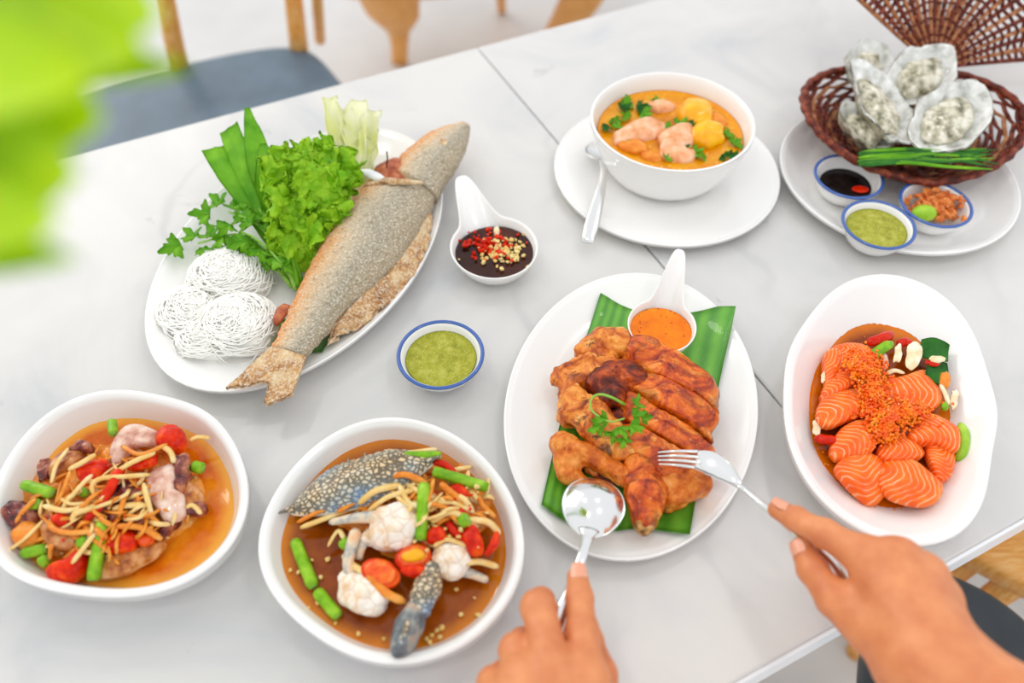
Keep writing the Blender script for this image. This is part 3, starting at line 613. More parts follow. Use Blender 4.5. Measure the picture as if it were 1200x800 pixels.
Rh = [(551,151),(550,158),(546,174),(536,194),(526,208),(518,221),(512,233)]
V, F, uv = loft(Lh, Rh, [.042,.042,.041,.04,.038,.037,.036], [.002,.006,.011,.015,.017,.017,.014], [.002,.006,.011,.015,.017,.018,.016], 40, 36, .0016, 8); hd = mk('head', V, F, MAT['fish_skin'], fish, uv)
V, F, uv = pebble(ell_px(520, 166, 5, 4, 40, .0545)[0], .002, .002, 20, 5); mk('eye', V, F, MAT['fish_fin'], hd, uv)
# open gill: red-brown flesh, a bone and a rolled flap of skin
P_, ax = ell_px(462, 205, 30, 15, -18, .034, 14, .12); V, F, uv = pebble(P_, .014, .012, na=.003, nf=140, ax=ax); mk('gill_flesh', V, F, MAT['fish_gill'], fish, uv)
P_, ax = ell_px(438, 206, 16, 5, 22, .052, 12, .05); V, F, uv = pebble(P_, .004, .002, ax=ax); mk('gill_bone', V, F, MAT['fish_bone'], fish, uv)
V, F, uv = tube(cr([W(424, 226, .044), W(438, 215, .052), W(458, 213, .056), W(480, 214, .056), W(498, 215, .052)], 24), np.r_[.001, np.full(22, .0035), .001]*np.linspace(1.2, .7, 24), 8); V += .0032*np.stack([fbm(V, 150, 5), fbm(V, 150, 6), fbm(V, 150, 7)], 1); mk('gill_flap', V, F, MAT['fish_fin'], fish, uv)
V, F, uv = tube(cr([W(453, 196, .05), W(454, 186, .06), W(453, 177, .068)], 8), .0008, 6); mk('fin_spine', V, F, MAT['dark_metal'], fish, uv)
def strip(a, b, n=40, m_=8, th=.004, na=.0035, nf=140, seed=0):
    A = cr(a, n); B = cr(b, n); t = np.linspace(0, 1, m_)[None, :, None]; G = A[:, None]*(1-t)+B[:, None]*t
    G = G+np.stack([0*G[..., 0], 0*G[..., 0], na*fbm(G, nf, seed)*np.linspace(.2, 1, m_)[None]], -1)+na*.5*np.stack([vn(G, 260, seed+3), vn(G, 260, seed+4), 0*G[..., 0]], -1)*np.linspace(0, 1, m_)[None, :, None]
    return sheet(G, th)
a = [W(500, 236, .034), W(490, 268, .034), W(472, 298, .034), W(448, 327, .033), W(418, 352, .033), W(392, 380, .034)]
b = [W(504, 243, .025), W(502, 278, .024), W(487, 314, .023), W(462, 346, .023), W(428, 378, .023), W(384, 403, .026)]
V, F, uv = strip(a, b, 70, 12, th=.006, na=.0055); mk('dorsal_fin', V, F, MAT['fish_fin'], fish, uv)
a = [W(500, 240, .032), W(486, 278, .032), W(466, 308, .032), W(440, 337, .032)]; b = [W(500, 262, .019), W(494, 300, .018), W(478, 330, .017), W(448, 362, .017)]
V, F, uv = strip(a, b, 70, 12, th=.005, na=.005, seed=9); mk('lower_fillet_edge', V, F, MAT['fish_fin'], fish, uv)
P_, ax = ell_px(329, 368, 15, 7, 125, .03, 12, .15); V, F, uv = pebble(P_, .005, .003, na=.002, nf=200, ax=ax); mk('anal_fin', V, F, MAT['fish_gill'], fish, uv)
root = [W(319, 406, .034), W(330, 409, .036), W(340, 412, .037), W(350, 415, .036), W(359, 418, .034)]
tipp = [W(266, 455, .032), W(290, 452, .034), W(314, 448, .035), W(311, 473, .031), W(342, 463, .032)]
A = cr(root, 36); B = cr(tipp, 36); t = np.linspace(0, 1, 22)[None, :, None]; G = A[:, None]*(1-t)+B[:, None]*t
G = G+np.stack([.0012*vn(G, 300, 3), .0012*vn(G, 300, 4), .0028*fbm(G, 150, 6)], -1)*t; V, F, uv = sheet(G, .004); mk('tail_fin', V, F, MAT['fish_fin'], fish, uv)
# strip of banana leaf under the fish
G = np.array([[W(300+92*u_-10*v_, 372+20*u_+35*v_, 0) for v_ in np.linspace(0, 1, 8)] for u_ in np.linspace(0, 1, 16)]); G[..., 2] = T+fish_plate.h(G)+.0015
V, F, uv = sheet(G, .0008); mk('banana_leaf', V, F, MAT['banana'], uv=uv, label='dark green banana leaf strip under the fried fish tail', cat='leaf')
# ================================================================ noodles
def nest(cx, cy, rx, ry, h0, ht, label, n=70, seed=0):
    g = np.random.default_rng(seed); c_ = W(cx, cy, h0); m_ = mpp(cx, cy, h0); parts = []
    Rx, Ry = rx*m_, ry*m_*1.3
    P_, ax = ell_px(cx, cy, rx*.88, ry*.85, 0, h0, 14, .06, seed); parts.append(pebble(P_, ht*1.02, .004, 40, 9, na=.0015, nf=90, seed=seed))
    for i in range(n):
        a0 = g.uniform(0, 6.28); s0 = g.uniform(.15, .92); dth = g.uniform(.8, 2.4); ds = g.uniform(-.35, .3); ph = g.uniform(0, 6); ec = g.uniform(-.35, .35, 2); P = []
        for t in np.linspace(0, 1, 16):
            s = np.clip(s0+ds*t+.05*math.sin(ph+7*t), .03, 1); a = a0+dth*t; x = s*math.cos(a)+ec[0]*(1-s); y = s*math.sin(a)+ec[1]*(1-s); rr = min(1, math.hypot(x, y))
            z = ht*math.sqrt(max(0, 1-rr**2.4))+.0006+g.uniform(-.0002, .0002)+.0012*math.sin(ph*2+5*t)
            P.append(c_+np.array([x*Rx, y*Ry, z]))
        parts.append(tube(cr(P, 28), .0008, 5))
    V, F, uv = join(parts); return mk('noodle_nest', V, F, MAT['noodle'], label=label, cat='noodles', group='rice noodle nests on the fish plate')
nest(272, 334, 52, 36, .010, .034, 'white rice vermicelli nest heaped against the coriander stems', 190, 1)
nest(228, 372, 44, 34, .008, .026, 'white rice vermicelli nest lying farthest from the fried fish', 170, 2)
nest(282, 388, 50, 38, .010, .030, 'white rice vermicelli nest lying against the fried fish tail', 190, 3)
nest(244, 404, 40, 26, .008, .022, 'flattest rice vermicelli nest, wedged below the two outer nests', 130, 4)
V, F, uv = tube(cr([W(314, 382, .02), W(322, 378, .026), W(324, 371, .028), W(318, 368, .03), W(312, 372, .03), W(314, 379, .028)], 24), .0009, 6); mk('noodle_curl', V, F, MAT['noodle'], uv=uv, label='single curl of white noodle against the fried fish', cat='noodle')
# ================================================================ vegetables on the fish plate
def leaf_sheet(base, tip, width, nrm_, prof=lambda v: np.sin(math.pi*np.clip(v, 0, 1))**.7, cup=.0, droop=.0, ruf=0, rf=60, th=.0009, nu=15, nv=26, seed=0, fold=0):
    base = np.asarray(base); tip = np.asarray(tip); d = tip-base; L = np.linalg.norm(d); d = d/L; n = nrm(np.asarray(nrm_)-d*(np.asarray(nrm_)@d)); s = np.cross(d, n)
    v = np.linspace(0, 1, nv)[None, :]; u = np.linspace(-1, 1, nu)[:, None]; w_ = width*prof(v)
    G = base+(v*L)[..., None]*d+(u*w_)[..., None]*s; e = np.maximum(np.abs(u)**2.5, v**4*np.ones_like(u))
    off = cup*w_/width*(u**2)-fold*np.abs(u)*w_+droop*(v*(1-v)*4)
    if ruf: off = off+ruf*e*fbm(G+seed*1.3, rf, seed, 3)*1.6
    G = G+off[..., None]*n
    if ruf: G = G+(ruf*.8*e*vn(G+seed, rf*1.6, seed+3))[..., None]*s+(ruf*.8*e*vn(G+seed, rf*1.6, seed+8))[..., None]*d
    return sheet(G, th)
camv = nrm(np.array([0, 0, T+H])-W(330, 230, .04))
# lettuce: a bunch of frilly leaves
let = empty('lettuce_bunch', tuple(W(365, 262, .012)), 'frilly bright green lettuce bunch between the long leaves and the fish', 'lettuce')
lspec = [((372,292,.016),(328,184,.090),.034,1),((378,286,.02),(356,166,.090),.036,2),((380,280,.02),(384,172,.082),.036,3),((372,300,.018),(346,205,.082),.036,4),((386,270,.02),(398,198,.070),.026,5),((368,305,.016),(366,222,.068),.036,6),((360,318,.014),(346,248,.060),.032,7),((380,282,.018),(386,228,.066),.028,8),((366,302,.016),(332,228,.072),.026,9),((376,290,.02),(372,190,.092),.026,10),((362,310,.016),(342,262,.052),.026,11),((384,276,.02),(372,250,.066),.030,12)]
for b_, t_, w_, sd in lspec:
    V, F, uv = leaf_sheet(W(*b_), W(*t_), w_, camv+np.array([.35*math.sin(sd*2.1), -.2, .5]), lambda v: .25+.75*np.clip(v*1.5, 0, 1)**.8*np.sqrt(np.clip(1.0-np.clip((v-.75)/.30, 0, 1)**2, 0, 1)), .010, .010, .011, 105, .0009, 56, 60, sd)
    V = V+np.stack([vn(V, 330, sd), vn(V, 330, sd+1), vn(V, 330, sd+2)], 1)*.0016
    mk('leaf', V, F, MAT['lettuce'], let, uv)
# long pointed leaves
longs = [((336,318,.014),(289,126,.10),.0150,'long green leaf with the tallest pointed tip beside the lettuce'),((330,312,.016),(252,172,.075),.0150,'long green leaf with a blunt cut end leaning outermost from the fish'),((334,305,.02),(268,150,.085),.013,'narrow folded green leaf between the tallest leaf and the blunt leaf'),((338,312,.02),(308,168,.09),.019,'broad green leaf standing against the frilly lettuce'),((340,305,.02),(333,180,.07),.010,'dark inner green leaf against the lettuce, half covered by the broad leaf')]
for i, (b_, t_, w_, lb) in enumerate(longs):
    blunt = i in (1, 2)
    V, F, uv = leaf_sheet(W(*b_), W(*t_), w_, camv+np.array([.5*math.sin(i*2.3), 0, .1]), (lambda v: .18+.82*np.clip((v-.15)/.6, 0, 1)**.8) if blunt else (lambda v: .15+.85*np.clip((v-.1)/.5, 0, 1)**.8*np.clip((1.0-v)/.35, 0.02, 1)**.75), .005, .006, .0015, 40, .001, 11, 30, i, .35)
    mk('long_leaf', V, F, MAT['dark_leaf' if i == 4 else 'leaf_green'], uv=uv, label=lb, cat='leaf', group='long leaves on the fish plate')
# pale cabbage wedge
cab = empty('cabbage_wedge', tuple(W(420, 205, .02)), 'pale yellow cabbage wedge standing between lettuce and fish head', 'cabbage')
for i, (b_, t_, w_) in enumerate([((408,222,.022),(386,112,.075),.010),((414,222,.024),(402,128,.07),.014),((420,222,.026),(420,120,.072),.014),((424,220,.024),(438,130,.068),.012),((418,224,.03),(412,150,.062),.016),((426,220,.03),(434,150,.058),.011)]):
    V, F, uv = leaf_sheet(W(*b_), W(*t_), w_, camv+np.array([.6*math.sin(i*1.9), 0, .3]), lambda v: .55+.45*np.sin(math.pi*np.clip(v*.75+.1, 0, 1)), .008, .008, .005, 70, .0016, 20, 30, i+40)
    mk('leaf', V, F, MAT['cabbage'], cab, uv)
# coriander sprigs
def leaflet(c_, d, n_, size, lobes=3, seed=0):
    d = nrm(d); n_ = nrm(np.asarray(n_)-d*(np.asarray(n_)@d)); s = np.cross(d, n_); na_ = 40; a = np.linspace(-1, 1, na_)*2.3
    r = size*(.66+.22*np.cos(lobes*1.37*a)+.13*np.cos(a*11+seed)); r = r*(1-.2*np.abs(a)/2.3)
    G = []
    for f in (.03, .35, .7, 1):
        G.append([c_+d*(r[k]*f*math.cos(a[k])+size*.3*f)+s*(r[k]*f*math.sin(a[k]))+n_*size*.16*f*math.sin(a[k]*4+seed) for k in range(na_)])
    return sheet(np.array(G).transpose(1, 0, 2), .0006)
def sprig(par, stem, r, leaves, sd=0, nv=None):
    V, F, uv = tube(cr([W(*p) for p in stem], 24), np.linspace(r, r*.6, 24), 7); st = mk('stem', V, F, MAT['stem'], par, uv)
    for i, (p, ang, size) in enumerate(leaves):
        c_ = W(*p); m_ = mpp(*p); a = rad(ang); d = W(p[0]+5*math.cos(a), p[1]-5*math.sin(a), p[2])-c_
        V, F, uv = leaflet(c_, d, (camv if nv is None else nv)+np.array([.5*math.sin(i*2.1+sd), .4*math.cos(i*1.7+sd), .3]), size*m_, 3, i+sd); mk('leaf', V, F, MAT['coriander'], par, uv)
cspec = [([(342,328,.016),(318,300,.03),(280,275,.04),(232,285,.035)], [((212,286,.036),200,16),((228,278,.038),140,13),((244,278,.04),80,14),((262,275,.042),240,15),((255,290,.036),300,13),((238,290,.036),260,11)], 'coriander sprig whose leaf tip hangs over the empty plate rim'),
 ([(344,326,.016),(325,290,.035),(300,262,.05),(268,248,.052)], [((246,250,.05),180,15),((256,240,.054),120,14),((272,245,.05),60,14),((290,256,.05),150,16),((286,276,.046),260,15),((268,262,.048),230,13)], 'coriander sprig with browned leaf beneath the blunt leaf'),
 ([(346,330,.018),(330,300,.035),(312,272,.045),(296,256,.05)], [((300,262,.05),120,16),((312,270,.05),60,15),((318,286,.044),10,14),((300,284,.044),220,15),((286,296,.04),200,13)], 'coriander sprig with leaves spread over the stems'),
 ([(348,334,.018),(328,312,.03),(300,300,.034),(276,312,.03)], [((262,318,.028),220,12),((280,304,.032),160,13),((296,294,.036),110,14),((310,308,.034),330,12)], 'coriander sprig drooping onto the noodles'),
 ([(350,330,.018),(340,300,.034),(330,276,.042),(326,262,.046)], [((322,262,.047),120,14),((334,268,.046),40,14),((338,288,.04),0,12),((326,300,.036),250,12)], 'coriander sprig pressed against the frilly lettuce'),
 ([(346,332,.02),(322,300,.042),(300,280,.05),(284,272,.052)], [((290,282,.052),200,15),((304,292,.048),280,15),((312,258,.055),90,14),((326,284,.048),20,15),((318,302,.042),300,14),((294,264,.054),150,14),((332,310,.036),320,11)], 'coriander sprig lying uppermost across the herb stalks')]
for i, (st, lv, lb) in enumerate(cspec):
    e = empty('coriander_sprig', tuple(W(*st[0])), lb, 'herb', 'coriander on the fish plate'); sprig(e, st, .0018, [(p_, a_, s_*1.35) for p_, a_, s_ in lv], i)
for i, (a, b) in enumerate([((352,338,.018),(304,244,.055)),((347,340,.017),(318,262,.045)),((354,332,.018),(322,232,.05)),((342,336,.016),(296,282,.036)),((350,336,.02),(330,250,.05))]):
    V, F, uv = tube(cr([W(*a), (W(*a)+W(*b))/2+[0, 0, .006], W(*b)], 16), np.linspace(.0026, .0018, 16), 7); mk('herb_stalk', V, F, MAT['stem' if i % 2 else 'leaf_green'], uv=uv, label='thin bare green stalk lying among the coriander stems', cat='herb', group='bare herb stalks on the fish plate')
# ================================================================ salads: generic pieces
def peb(name, e, up, dn, mt, label, cat, group=None, jit=.1, na=.001, nf=120, bend=0, tilt=(0, 0), q=2.4, sup=2.0, seed=0, parent=None, nseg=30, rings=6):
    cx, cy, lx, ly, ang, h = e; P_, ax = ell_px(cx, cy, lx, ly, ang, h, 14, jit, seed, sup)
    V, F, uv = pebble(P_, up, dn, nseg, rings, q, na, nf, seed+int(cx), ax, bend, tilt)
    return mk(name, V, F, MAT[mt], parent, uv, None if parent else label, None if parent else cat, None if parent else group)
def bean(a, b, r, label, group, bend=.0):
    A, B = W(*a), W(*b); m_ = (A+B)/2+np.cross(nrm(B-A), [0, 0, 1])*bend; P_ = cr([A, m_, B], 12)
    rr = np.full(12, r)*np.r_[.86, np.ones(10), .86]; V, F, uv = tube(P_, rr, 12); N = V-np.repeat(P_, 12, 0)
    V = V+N*(.10*fbm(V, 260, 3))[:, None]; d = nrm(B-A)*.0004
    e = empty('long_bean_piece', tuple((A+B)/2-[0, 0, r]), label, 'bean', group); mk('pod', V, F, MAT['bean'], e, uv)
    for p, s in ((A-d, -1), (B+d, 1)):
        V, F, uv = tube(np.array([p-d*.8, p+d*.8]), r*.72, 10); mk('cut_face', V, F, MAT['stem'], e, uv)
def shred(pts, wd, mt, label, group, sq=.55, name='papaya_shred'):
    P_ = cr([W(*p) for p in pts], 16); n = 16; V, F, uv = tube(P_, wd*np.r_[.5, .85, np.ones(n-4), .85, .5], 6, sq, tw=.8); red = mt == 'papaya_red'; mk(name, V, F, MAT[mt], uv=uv, label=label.replace('pale', 'orange-stained') if red else label, cat='papaya', group=('orange-stained ' if red else 'pale ')+group)
def wedge(e, up, label, group=None, yaw=0, flesh='tomato_flesh'):
    """tomato wedge lying on its skin: skin shell and wet cut flesh"""
    cx, cy, L, ang, h = e; c_ = W(cx, cy, h); m_ = mpp(cx, cy, h); L = L*m_; R = Dir(c_, W(cx+math.cos(rad(ang)), cy+math.sin(rad(ang)), h)); X, Y, Z = R
    sk = []; 
    nu, nv = 16, 12
    G = np.zeros((nu, nv, 3))
    for i, a in enumerate(np.linspace(.06, math.pi-.06, nu)):
        for j, b in enumerate(np.linspace(-.75, .75, nv)):
            G[i, j] = c_+X*(-L*math.cos(a))+math.sin(a)*L*.72*(Y*math.sin(b+yaw)*1.1+Z*(math.cos(b+yaw)))-Z*L*.35
    e_ = empty('tomato_wedge', tuple(c_-[0, 0, L*.4]), label, 'tomato', group); V, F, uv = sheet(G, .0012); mk('skin', V, F, MAT['tomato'], e_, uv)
    core = c_-Z*L*.25; H_ = core+(G-core)*.93; V = np.vstack([H_.reshape(-1, 3), core+X*(np.linspace(-.7, .7, nu)*L)[:, None]*1.0])
    F = gridF(nu, nv); o = nu*nv
    for i in range(nu-1): F.append((o+i, o+i+1, (i+1)*nv, i*nv)); F.append((o+i+1, o+i, i*nv+nv-1, (i+1)*nv+nv-1))
    mk('flesh', V, F, MAT[flesh], e_)
# ================================================================ squid papaya salad (rounded dish)
def poly(name, org, sc, pts, h, up, mt, lb, cat, group=None, dn=.004, q=3.2, na=.0014, nf=110, bend=0, tilt=(0, 0), nseg=44, rings=9, seed=0, ax=None, parent=None):
    """food slice with an outline followed from the photograph, given its own level and thickness"""
    O = [W(org[0]+sc*x, org[1]+sc*y, h) for x, y in pts]
    if ax is not None: A_ = W(org[0]+sc*(pts[0][0]+ax[0]), org[1]+sc*(pts[0][1]+ax[1]), h)-O[0]
    else:
        Q = np.array(O)[:, :2]; Q = Q-Q.mean(0); w_, v_ = np.linalg.eigh(Q.T@Q); A_ = np.array([v_[0, 1], v_[1, 1], 0])
    V, F, uv = pebble(O, up, dn, nseg, rings, q, na, nf, seed, A_, bend, tilt); return mk(name, V, F, MAT[mt], parent, uv, None if parent else lb, None if parent else cat, None if parent else group)
def half_tomato(e, lb, up=.003, dn=.010):
    cx, cy, lx, ly, ang, h = e; P_, ax = ell_px(cx, cy, lx, ly, ang, h, 14, .04); c_ = np.mean(P_, 0); e_ = empty('tomato_half', tuple(c_-[0, 0, dn]), lb, 'tomato')
    V, F, uv = pebble(P_, up*.6, dn, 36, 7, 3, .0006, 100, 1, ax); mk('skin', V, F, MAT['tomato'], e_, uv)
    Q = [c_+(p-c_)*.84+[0, 0, up*.45] for p in P_]; V, F, uv = pebble(Q, up, .002, 36, 7, 3, .0010, 160, 2, ax); mk('flesh', V, F, MAT['tomato_flesh'], e_, uv)
GQ = 'squid slices in the rounded dish'; GO = 'octopus pieces in the rounded dish'; c5 = (0, 480); c6 = (130, 480); k5 = .2627
peb('papaya_bed', (136, 590, 108, 70, -12, .019), .019, .004, 'papaya_red', 'orange-soaked papaya mass at the bottom of the squid salad', 'papaya', jit=.08, na=.006, nf=130, nseg=80, rings=16)
poly('squid_slice', c5, k5, [(215,290),(235,240),(290,195),(360,178),(395,205),(340,255),(290,290),(240,310)], .036, .008, 'squid_tan', 'brownish squid slice curled beside the dark octopus strip', 'squid', GQ, bend=-.005)
poly('squid_slice', c6, k5, [(-10,240),(0,150),(50,90),(110,66),(180,78),(215,100),(205,150),(110,170),(60,215)], .044, .006, 'squid', 'largest pale pink squid slice folded across the heap', 'squid', GQ, bend=-.008, na=.0018)
poly('squid_slice', c6, k5, [(150,300),(200,250),(280,232),(295,300),(292,370),(330,385),(322,465),(245,490),(205,445),(165,380)], .043, .006, 'squid', 'pale glossy squid slice draped against the red octopus arm', 'squid', GQ, bend=-.006, na=.0018)
poly('squid_slice', c6, k5, [(-30,680),(40,650),(130,625),(240,588),(235,632),(130,705),(20,752),(-60,750)], .029, .008, 'squid_tan', 'long tan squid slice beside the upright bean', 'squid', GQ, na=.002)
poly('squid_slice', c6, k5, [(325,320),(370,330),(410,370),(415,410),(370,440),(330,425)], .036, .008, 'squid_tan', 'tan squid slice next to the open orange dressing', 'squid', GQ, na=.002)
poly('squid_slice', c5, k5, [(190,480),(260,430),(330,450),(350,560),(330,620),(240,620),(190,570)], .036, .008, 'squid_tan', 'tan squid slice buried under the crossing shreds', 'squid', GQ, na=.0025)
poly('squid_slice', c5, k5, [(60,560),(130,500),(190,540),(170,600),(90,620)], .030, .008, 'papaya_red', 'orange squid slice between two green bean pieces', 'squid', GQ, na=.0025)
def oc(O, pts, h, lb, up=.010, seed=0): poly('octopus_piece', O, k5, pts, h, up, 'octopus', lb, 'octopus', GO, na=.0055, nf=120, q=2.6, seed=seed, dn=.006)
oc(c6, [(5,370),(55,308),(120,330),(165,410),(180,495),(115,525),(60,460),(10,425)], .040, 'purple octopus chunk framed by shreds at the centre of the heap', .010, 1)
oc(c6, [(275,240),(320,195),(352,205),(358,270),(335,365),(298,372),(285,300)], .041, 'red purple octopus arm beside the pale glossy squid slice', .008, 2)
oc(c5, [(300,190),(350,140),(410,150),(415,185),(350,200)], .038, 'dark octopus strip curled over the brownish squid slice', .007, 3)
oc(c6, [(320,455),(380,420),(425,425),(420,460),(350,480)], .033, 'dark octopus tip dipping into the open dressing', .007, 4)
oc(c5, [(10,470),(40,430),(110,420),(180,450),(160,510),(60,525)], .031, 'brown octopus piece heaped with seeds at the rim', .010, 5)
oc(c5, [(440,440),(500,420),(545,480),(500,540),(450,510)], .038, 'dark octopus piece under the long red chilli', .008, 6)
oc(c5, [(170,290),(200,230),(240,240),(230,300),(190,330)], .033, 'small brown octopus piece behind the slanting bean', .008, 7)
oc(c6, [(200,560),(250,500),(290,480),(310,500),(260,560),(215,590)], .033, 'small octopus piece below the pale squid slices', .007, 8)
def tp(O, pts, h, lb, up=.007, mt='tomato', seed=0): poly('tomato_piece', O, k5, pts, h, up, mt, lb, 'tomato', 'tomato pieces in the squid salad', q=2.6, na=.0016, nf=140, seed=seed)
tp(c6, [(70,255),(120,215),(190,178),(208,235),(150,262),(100,270)], .049, 'flat orange red tomato piece beside the largest pale squid slice', .005)
tp(c6, [(205,150),(225,95),(275,75),(325,95),(340,150),(320,190),(260,195),(225,180)], .040, 'rounded tomato piece nearest the red octopus arm', .011)
tp(c6, [(-25,560),(50,528),(118,550),(112,615),(40,642),(-30,630)], .038, 'red tomato piece beside the cut top of the upright bean', .008)
tp(c6, [(120,565),(185,548),(192,590),(135,612)], .038, 'small orange tomato piece above the long tan squid slice', .006, 'tomato_flesh')
tp(c5, [(215,735),(240,700),(320,670),(385,620),(412,640),(390,720),(330,775),(245,770)], .031, 'largest red tomato piece against the foot of the upright bean', .012)
tp(c5, [(340,270),(400,240),(470,220),(485,270),(420,330),(380,350)], .045, 'red tomato piece half covered by pale straight shreds', .006)
tp(c5, [(230,480),(290,460),(310,500),(260,520)], .045, 'small red tomato piece amid the curved shreds', .004)
V, F, uv = tube(cr([W(144, 549, .052), W(136, 557, .055), W(128, 574, .054), W(113, 596, .050), W(101, 610, .048), W(97, 624, .045)], 24), .0042*np.r_[.5, .8, np.ones(13), .95, .85, .7, .6, .5, .4, .3, .2, .15], 10, .7); V += .0006*np.stack([vn(V, 200, 1), vn(V, 200, 2), vn(V, 200, 3)], 1); mk('red_chilli', V, F, MAT['chilli'], uv=uv, label='long red chilli lying across the pale shreds', cat='chilli')
B1 = 'long bean pieces in the squid salad'
for a, b, r, lb in [((121,611,.047),(109,679,.036),.0052,'longest green bean piece, propped upright on the tan squid'),((28,568,.038),(62,578,.041),.0050,'slanting green bean piece behind the brown octopus'),((131,494,.035),(133,508,.039),.0042,'short green bean piece behind the largest pale squid slice'),((226,546,.037),(238,549,.036),.0050,'short green bean piece beside the red purple octopus'),((27,648,.032),(54,643,.034),.0046,'green bean piece lying beside the largest tomato piece'),((48,660,.031),(56,654,.032),.0050,'stubby green bean piece touching the largest tomato piece'),((93,637,.043),(102,632,.045),.0046,'stubby green bean piece under the papaya shreds'),((36,592,.038),(46,590,.040),.0044,'stubby green bean piece by the brown octopus'),((96,578,.044),(104,575,.046),.0042,'stubby green bean piece beside the long red chilli')]: bean(a, b, r, lb, B1)
G1 = 'papaya shreds in the squid salad'; L1 = 'pale papaya shred in the squid salad'
man = [[(66,590,.046),(76,570,.052),(82,552,.054)],[(74,594,.048),(92,572,.054),(108,556,.054)],[(80,550,.050),(96,542,.054),(112,532,.052)],[(110,580,.053),(108,568,.056),(120,560,.058),(150,558,.056),(176,556,.052)],[(56,610,.046),(64,620,.048),(84,624,.050),(112,622,.050)],[(8,646,.031),(28,632,.040),(50,610,.046)],[(84,660,.044),(98,642,.048),(112,624,.050)],[(84,612,.049),(88,602,.052),(104,596,.053),(112,592,.053)],[(142,522,.051),(165,532,.057),(196,520,.055)],[(135,553,.054),(158,540,.057),(182,530,.056)],[(60,566,.046),(66,545,.048),(80,525,.047)],[(168,566,.053),(174,590,.051),(180,612,.044)],[(135,616,.049),(165,618,.049),(190,632,.040)],[(218,594,.042),(226,592,.042),(236,602,.038)],[(50,592,.047),(76,598,.051),(104,592,.052)],[(100,598,.052),(125,590,.054),(150,580,.054)],[(18,612,.037),(28,598,.043),(42,584,.046)],[(132,596,.05),(150,592,.052),(170,592,.051)],[(222,516,.040),(232,512,.041),(246,513,.038)],[(190,522,.055),(200,530,.053),(204,542,.050)]]
for i, p in enumerate(man): shred(p, .0019+.0010*((i*37) % 5)/5, 'papaya' if i % 4 else 'papaya_red', L1, G1)
g = np.random.default_rng(21)
for i in range(128):
    a = g.uniform(0, 6.28); rr = g.uniform(0, 1)**.55; x = 126+96*rr*math.cos(a); y = 590+66*rr*math.sin(a)-.12*(x-130); L = g.uniform(8, 22); t = g.normal(-.7, .8); h = .030+.019*(1-rr**2)+g.uniform(0, .006)
    dx, dy = L*math.cos(t), L*math.sin(t); shred([(x-dx, y-dy, h-.004), (x+g.uniform(-6, 6), y+g.uniform(-6, 6), h+.003), (x+dx, y+dy, h-.004)], g.uniform(.0010, .0024), 'papaya' if g.uniform() < .35 else 'papaya_red', L1, G1)
cs_ = []; 
for i in range(150):
    a = g.uniform(0, 6.28); rr = g.uniform(0, 1)**.5; x = 135+100*rr*math.cos(a); y = 588+72*rr*math.sin(a)-.1*(x-135); cs_.append(W(x, y, .028+.022*(1-rr**2)))
bits('seeds_and_garlic', cs_, g.uniform(.0008, .0019, 150), 'seed', 'tiny golden seeds and garlic crumbs scattered over the squid salad', 'seeds', seed=5)
bits('chilli_flakes', [W(130+np.clip(g.normal(0, 40), -75, 80), 588+np.clip(g.normal(0, 24), -45, 45), .044+g.uniform(0, .006)) for _ in range(45)], g.uniform(.0009, .0017, 45), 'chilli', 'chopped red chilli flakes sprinkled over the squid salad', 'chilli', seed=505)
# ================================================================ crab papaya salad (round dish)
G2 = 'papaya shreds in the crab salad'; L2 = 'pale papaya shred in the crab salad'
peb('papaya_bed', (482, 600, 96, 58, 8, .018), .021, .004, 'papaya_red', 'orange-soaked papaya mass beneath the crab pieces', 'papaya', jit=.08, na=.006, nf=130, nseg=80, rings=16)
# carapace: pointed at both ends, arched, hollow below
A, B = W(338, 597, .036), W(506, 538, .056); X = nrm(B-A); Lh_ = np.linalg.norm(B-A)/2; C_ = (A+B)/2; v = nrm(np.array([0, 0, T+H])-C_)
Zc = nrm(v*.55+np.array([-.1, .55, .75])); Zc = nrm(Zc-X*(Zc@X)); Yc = np.cross(Zc, X); nu, nv = 64, 26; Gc = np.zeros((nu, nv, 3))
for i, a in enumerate(np.linspace(-1, 1, nu)):
    for j, b in enumerate(np.linspace(-1, 1, nv)):
        wf = .0300*(1-abs(a)**2.3)**.72+.0008; wb = .019*(1-abs(a)**1.8)**.9+.0008
        teeth = .0013*abs(math.sin(a*26))*(1 if b > .7 else 0)*(1-abs(a)**6); y = b*(wf if b > 0 else wb)+teeth
        z = .017*(1-abs(a)**2)**.8*(1-b*b)**.75+.0012*math.sin(a*7+1)*math.cos(b*4)*(1-a*a)
        Gc[i, j] = C_+X*a*Lh_+Yc*y+Zc*(z-.004)
cb_ = empty('crab_carapace', tuple(C_-[0, 0, .02]), 'spotted blue grey crab shell lying on the papaya salad', 'crab shell'); V, F, uv = sheet(Gc, .0016); mk('shell', V, F, MAT['crab_shell'], cb_, uv)
V, F, uv = tube(Gc[:, 0], .0013*np.r_[.4, np.ones(62), .4], 7); mk('shell_edge', V, F, MAT['crab_leg'], cb_, uv, label='pale folded shell edge')
for a0, d in ((A, -X), (B, X)):
    V, F, uv = tube(cr([a0-d*.006, a0+d*.004, a0+d*.010], 8), np.linspace(.0028, .0003, 8), 8); mk('side_spine', V, F, MAT['crab_shell'], cb_, uv)
for s in (-.12, .12):
    p = C_+X*(s*Lh_)+Yc*.0305; V, F, uv = tube(cr([p-Yc*.003, p+Yc*.003], 5), np.linspace(.0016, .0005, 5), 7); mk('front_spine', V, F, MAT['crab_shell'], cb_, uv)
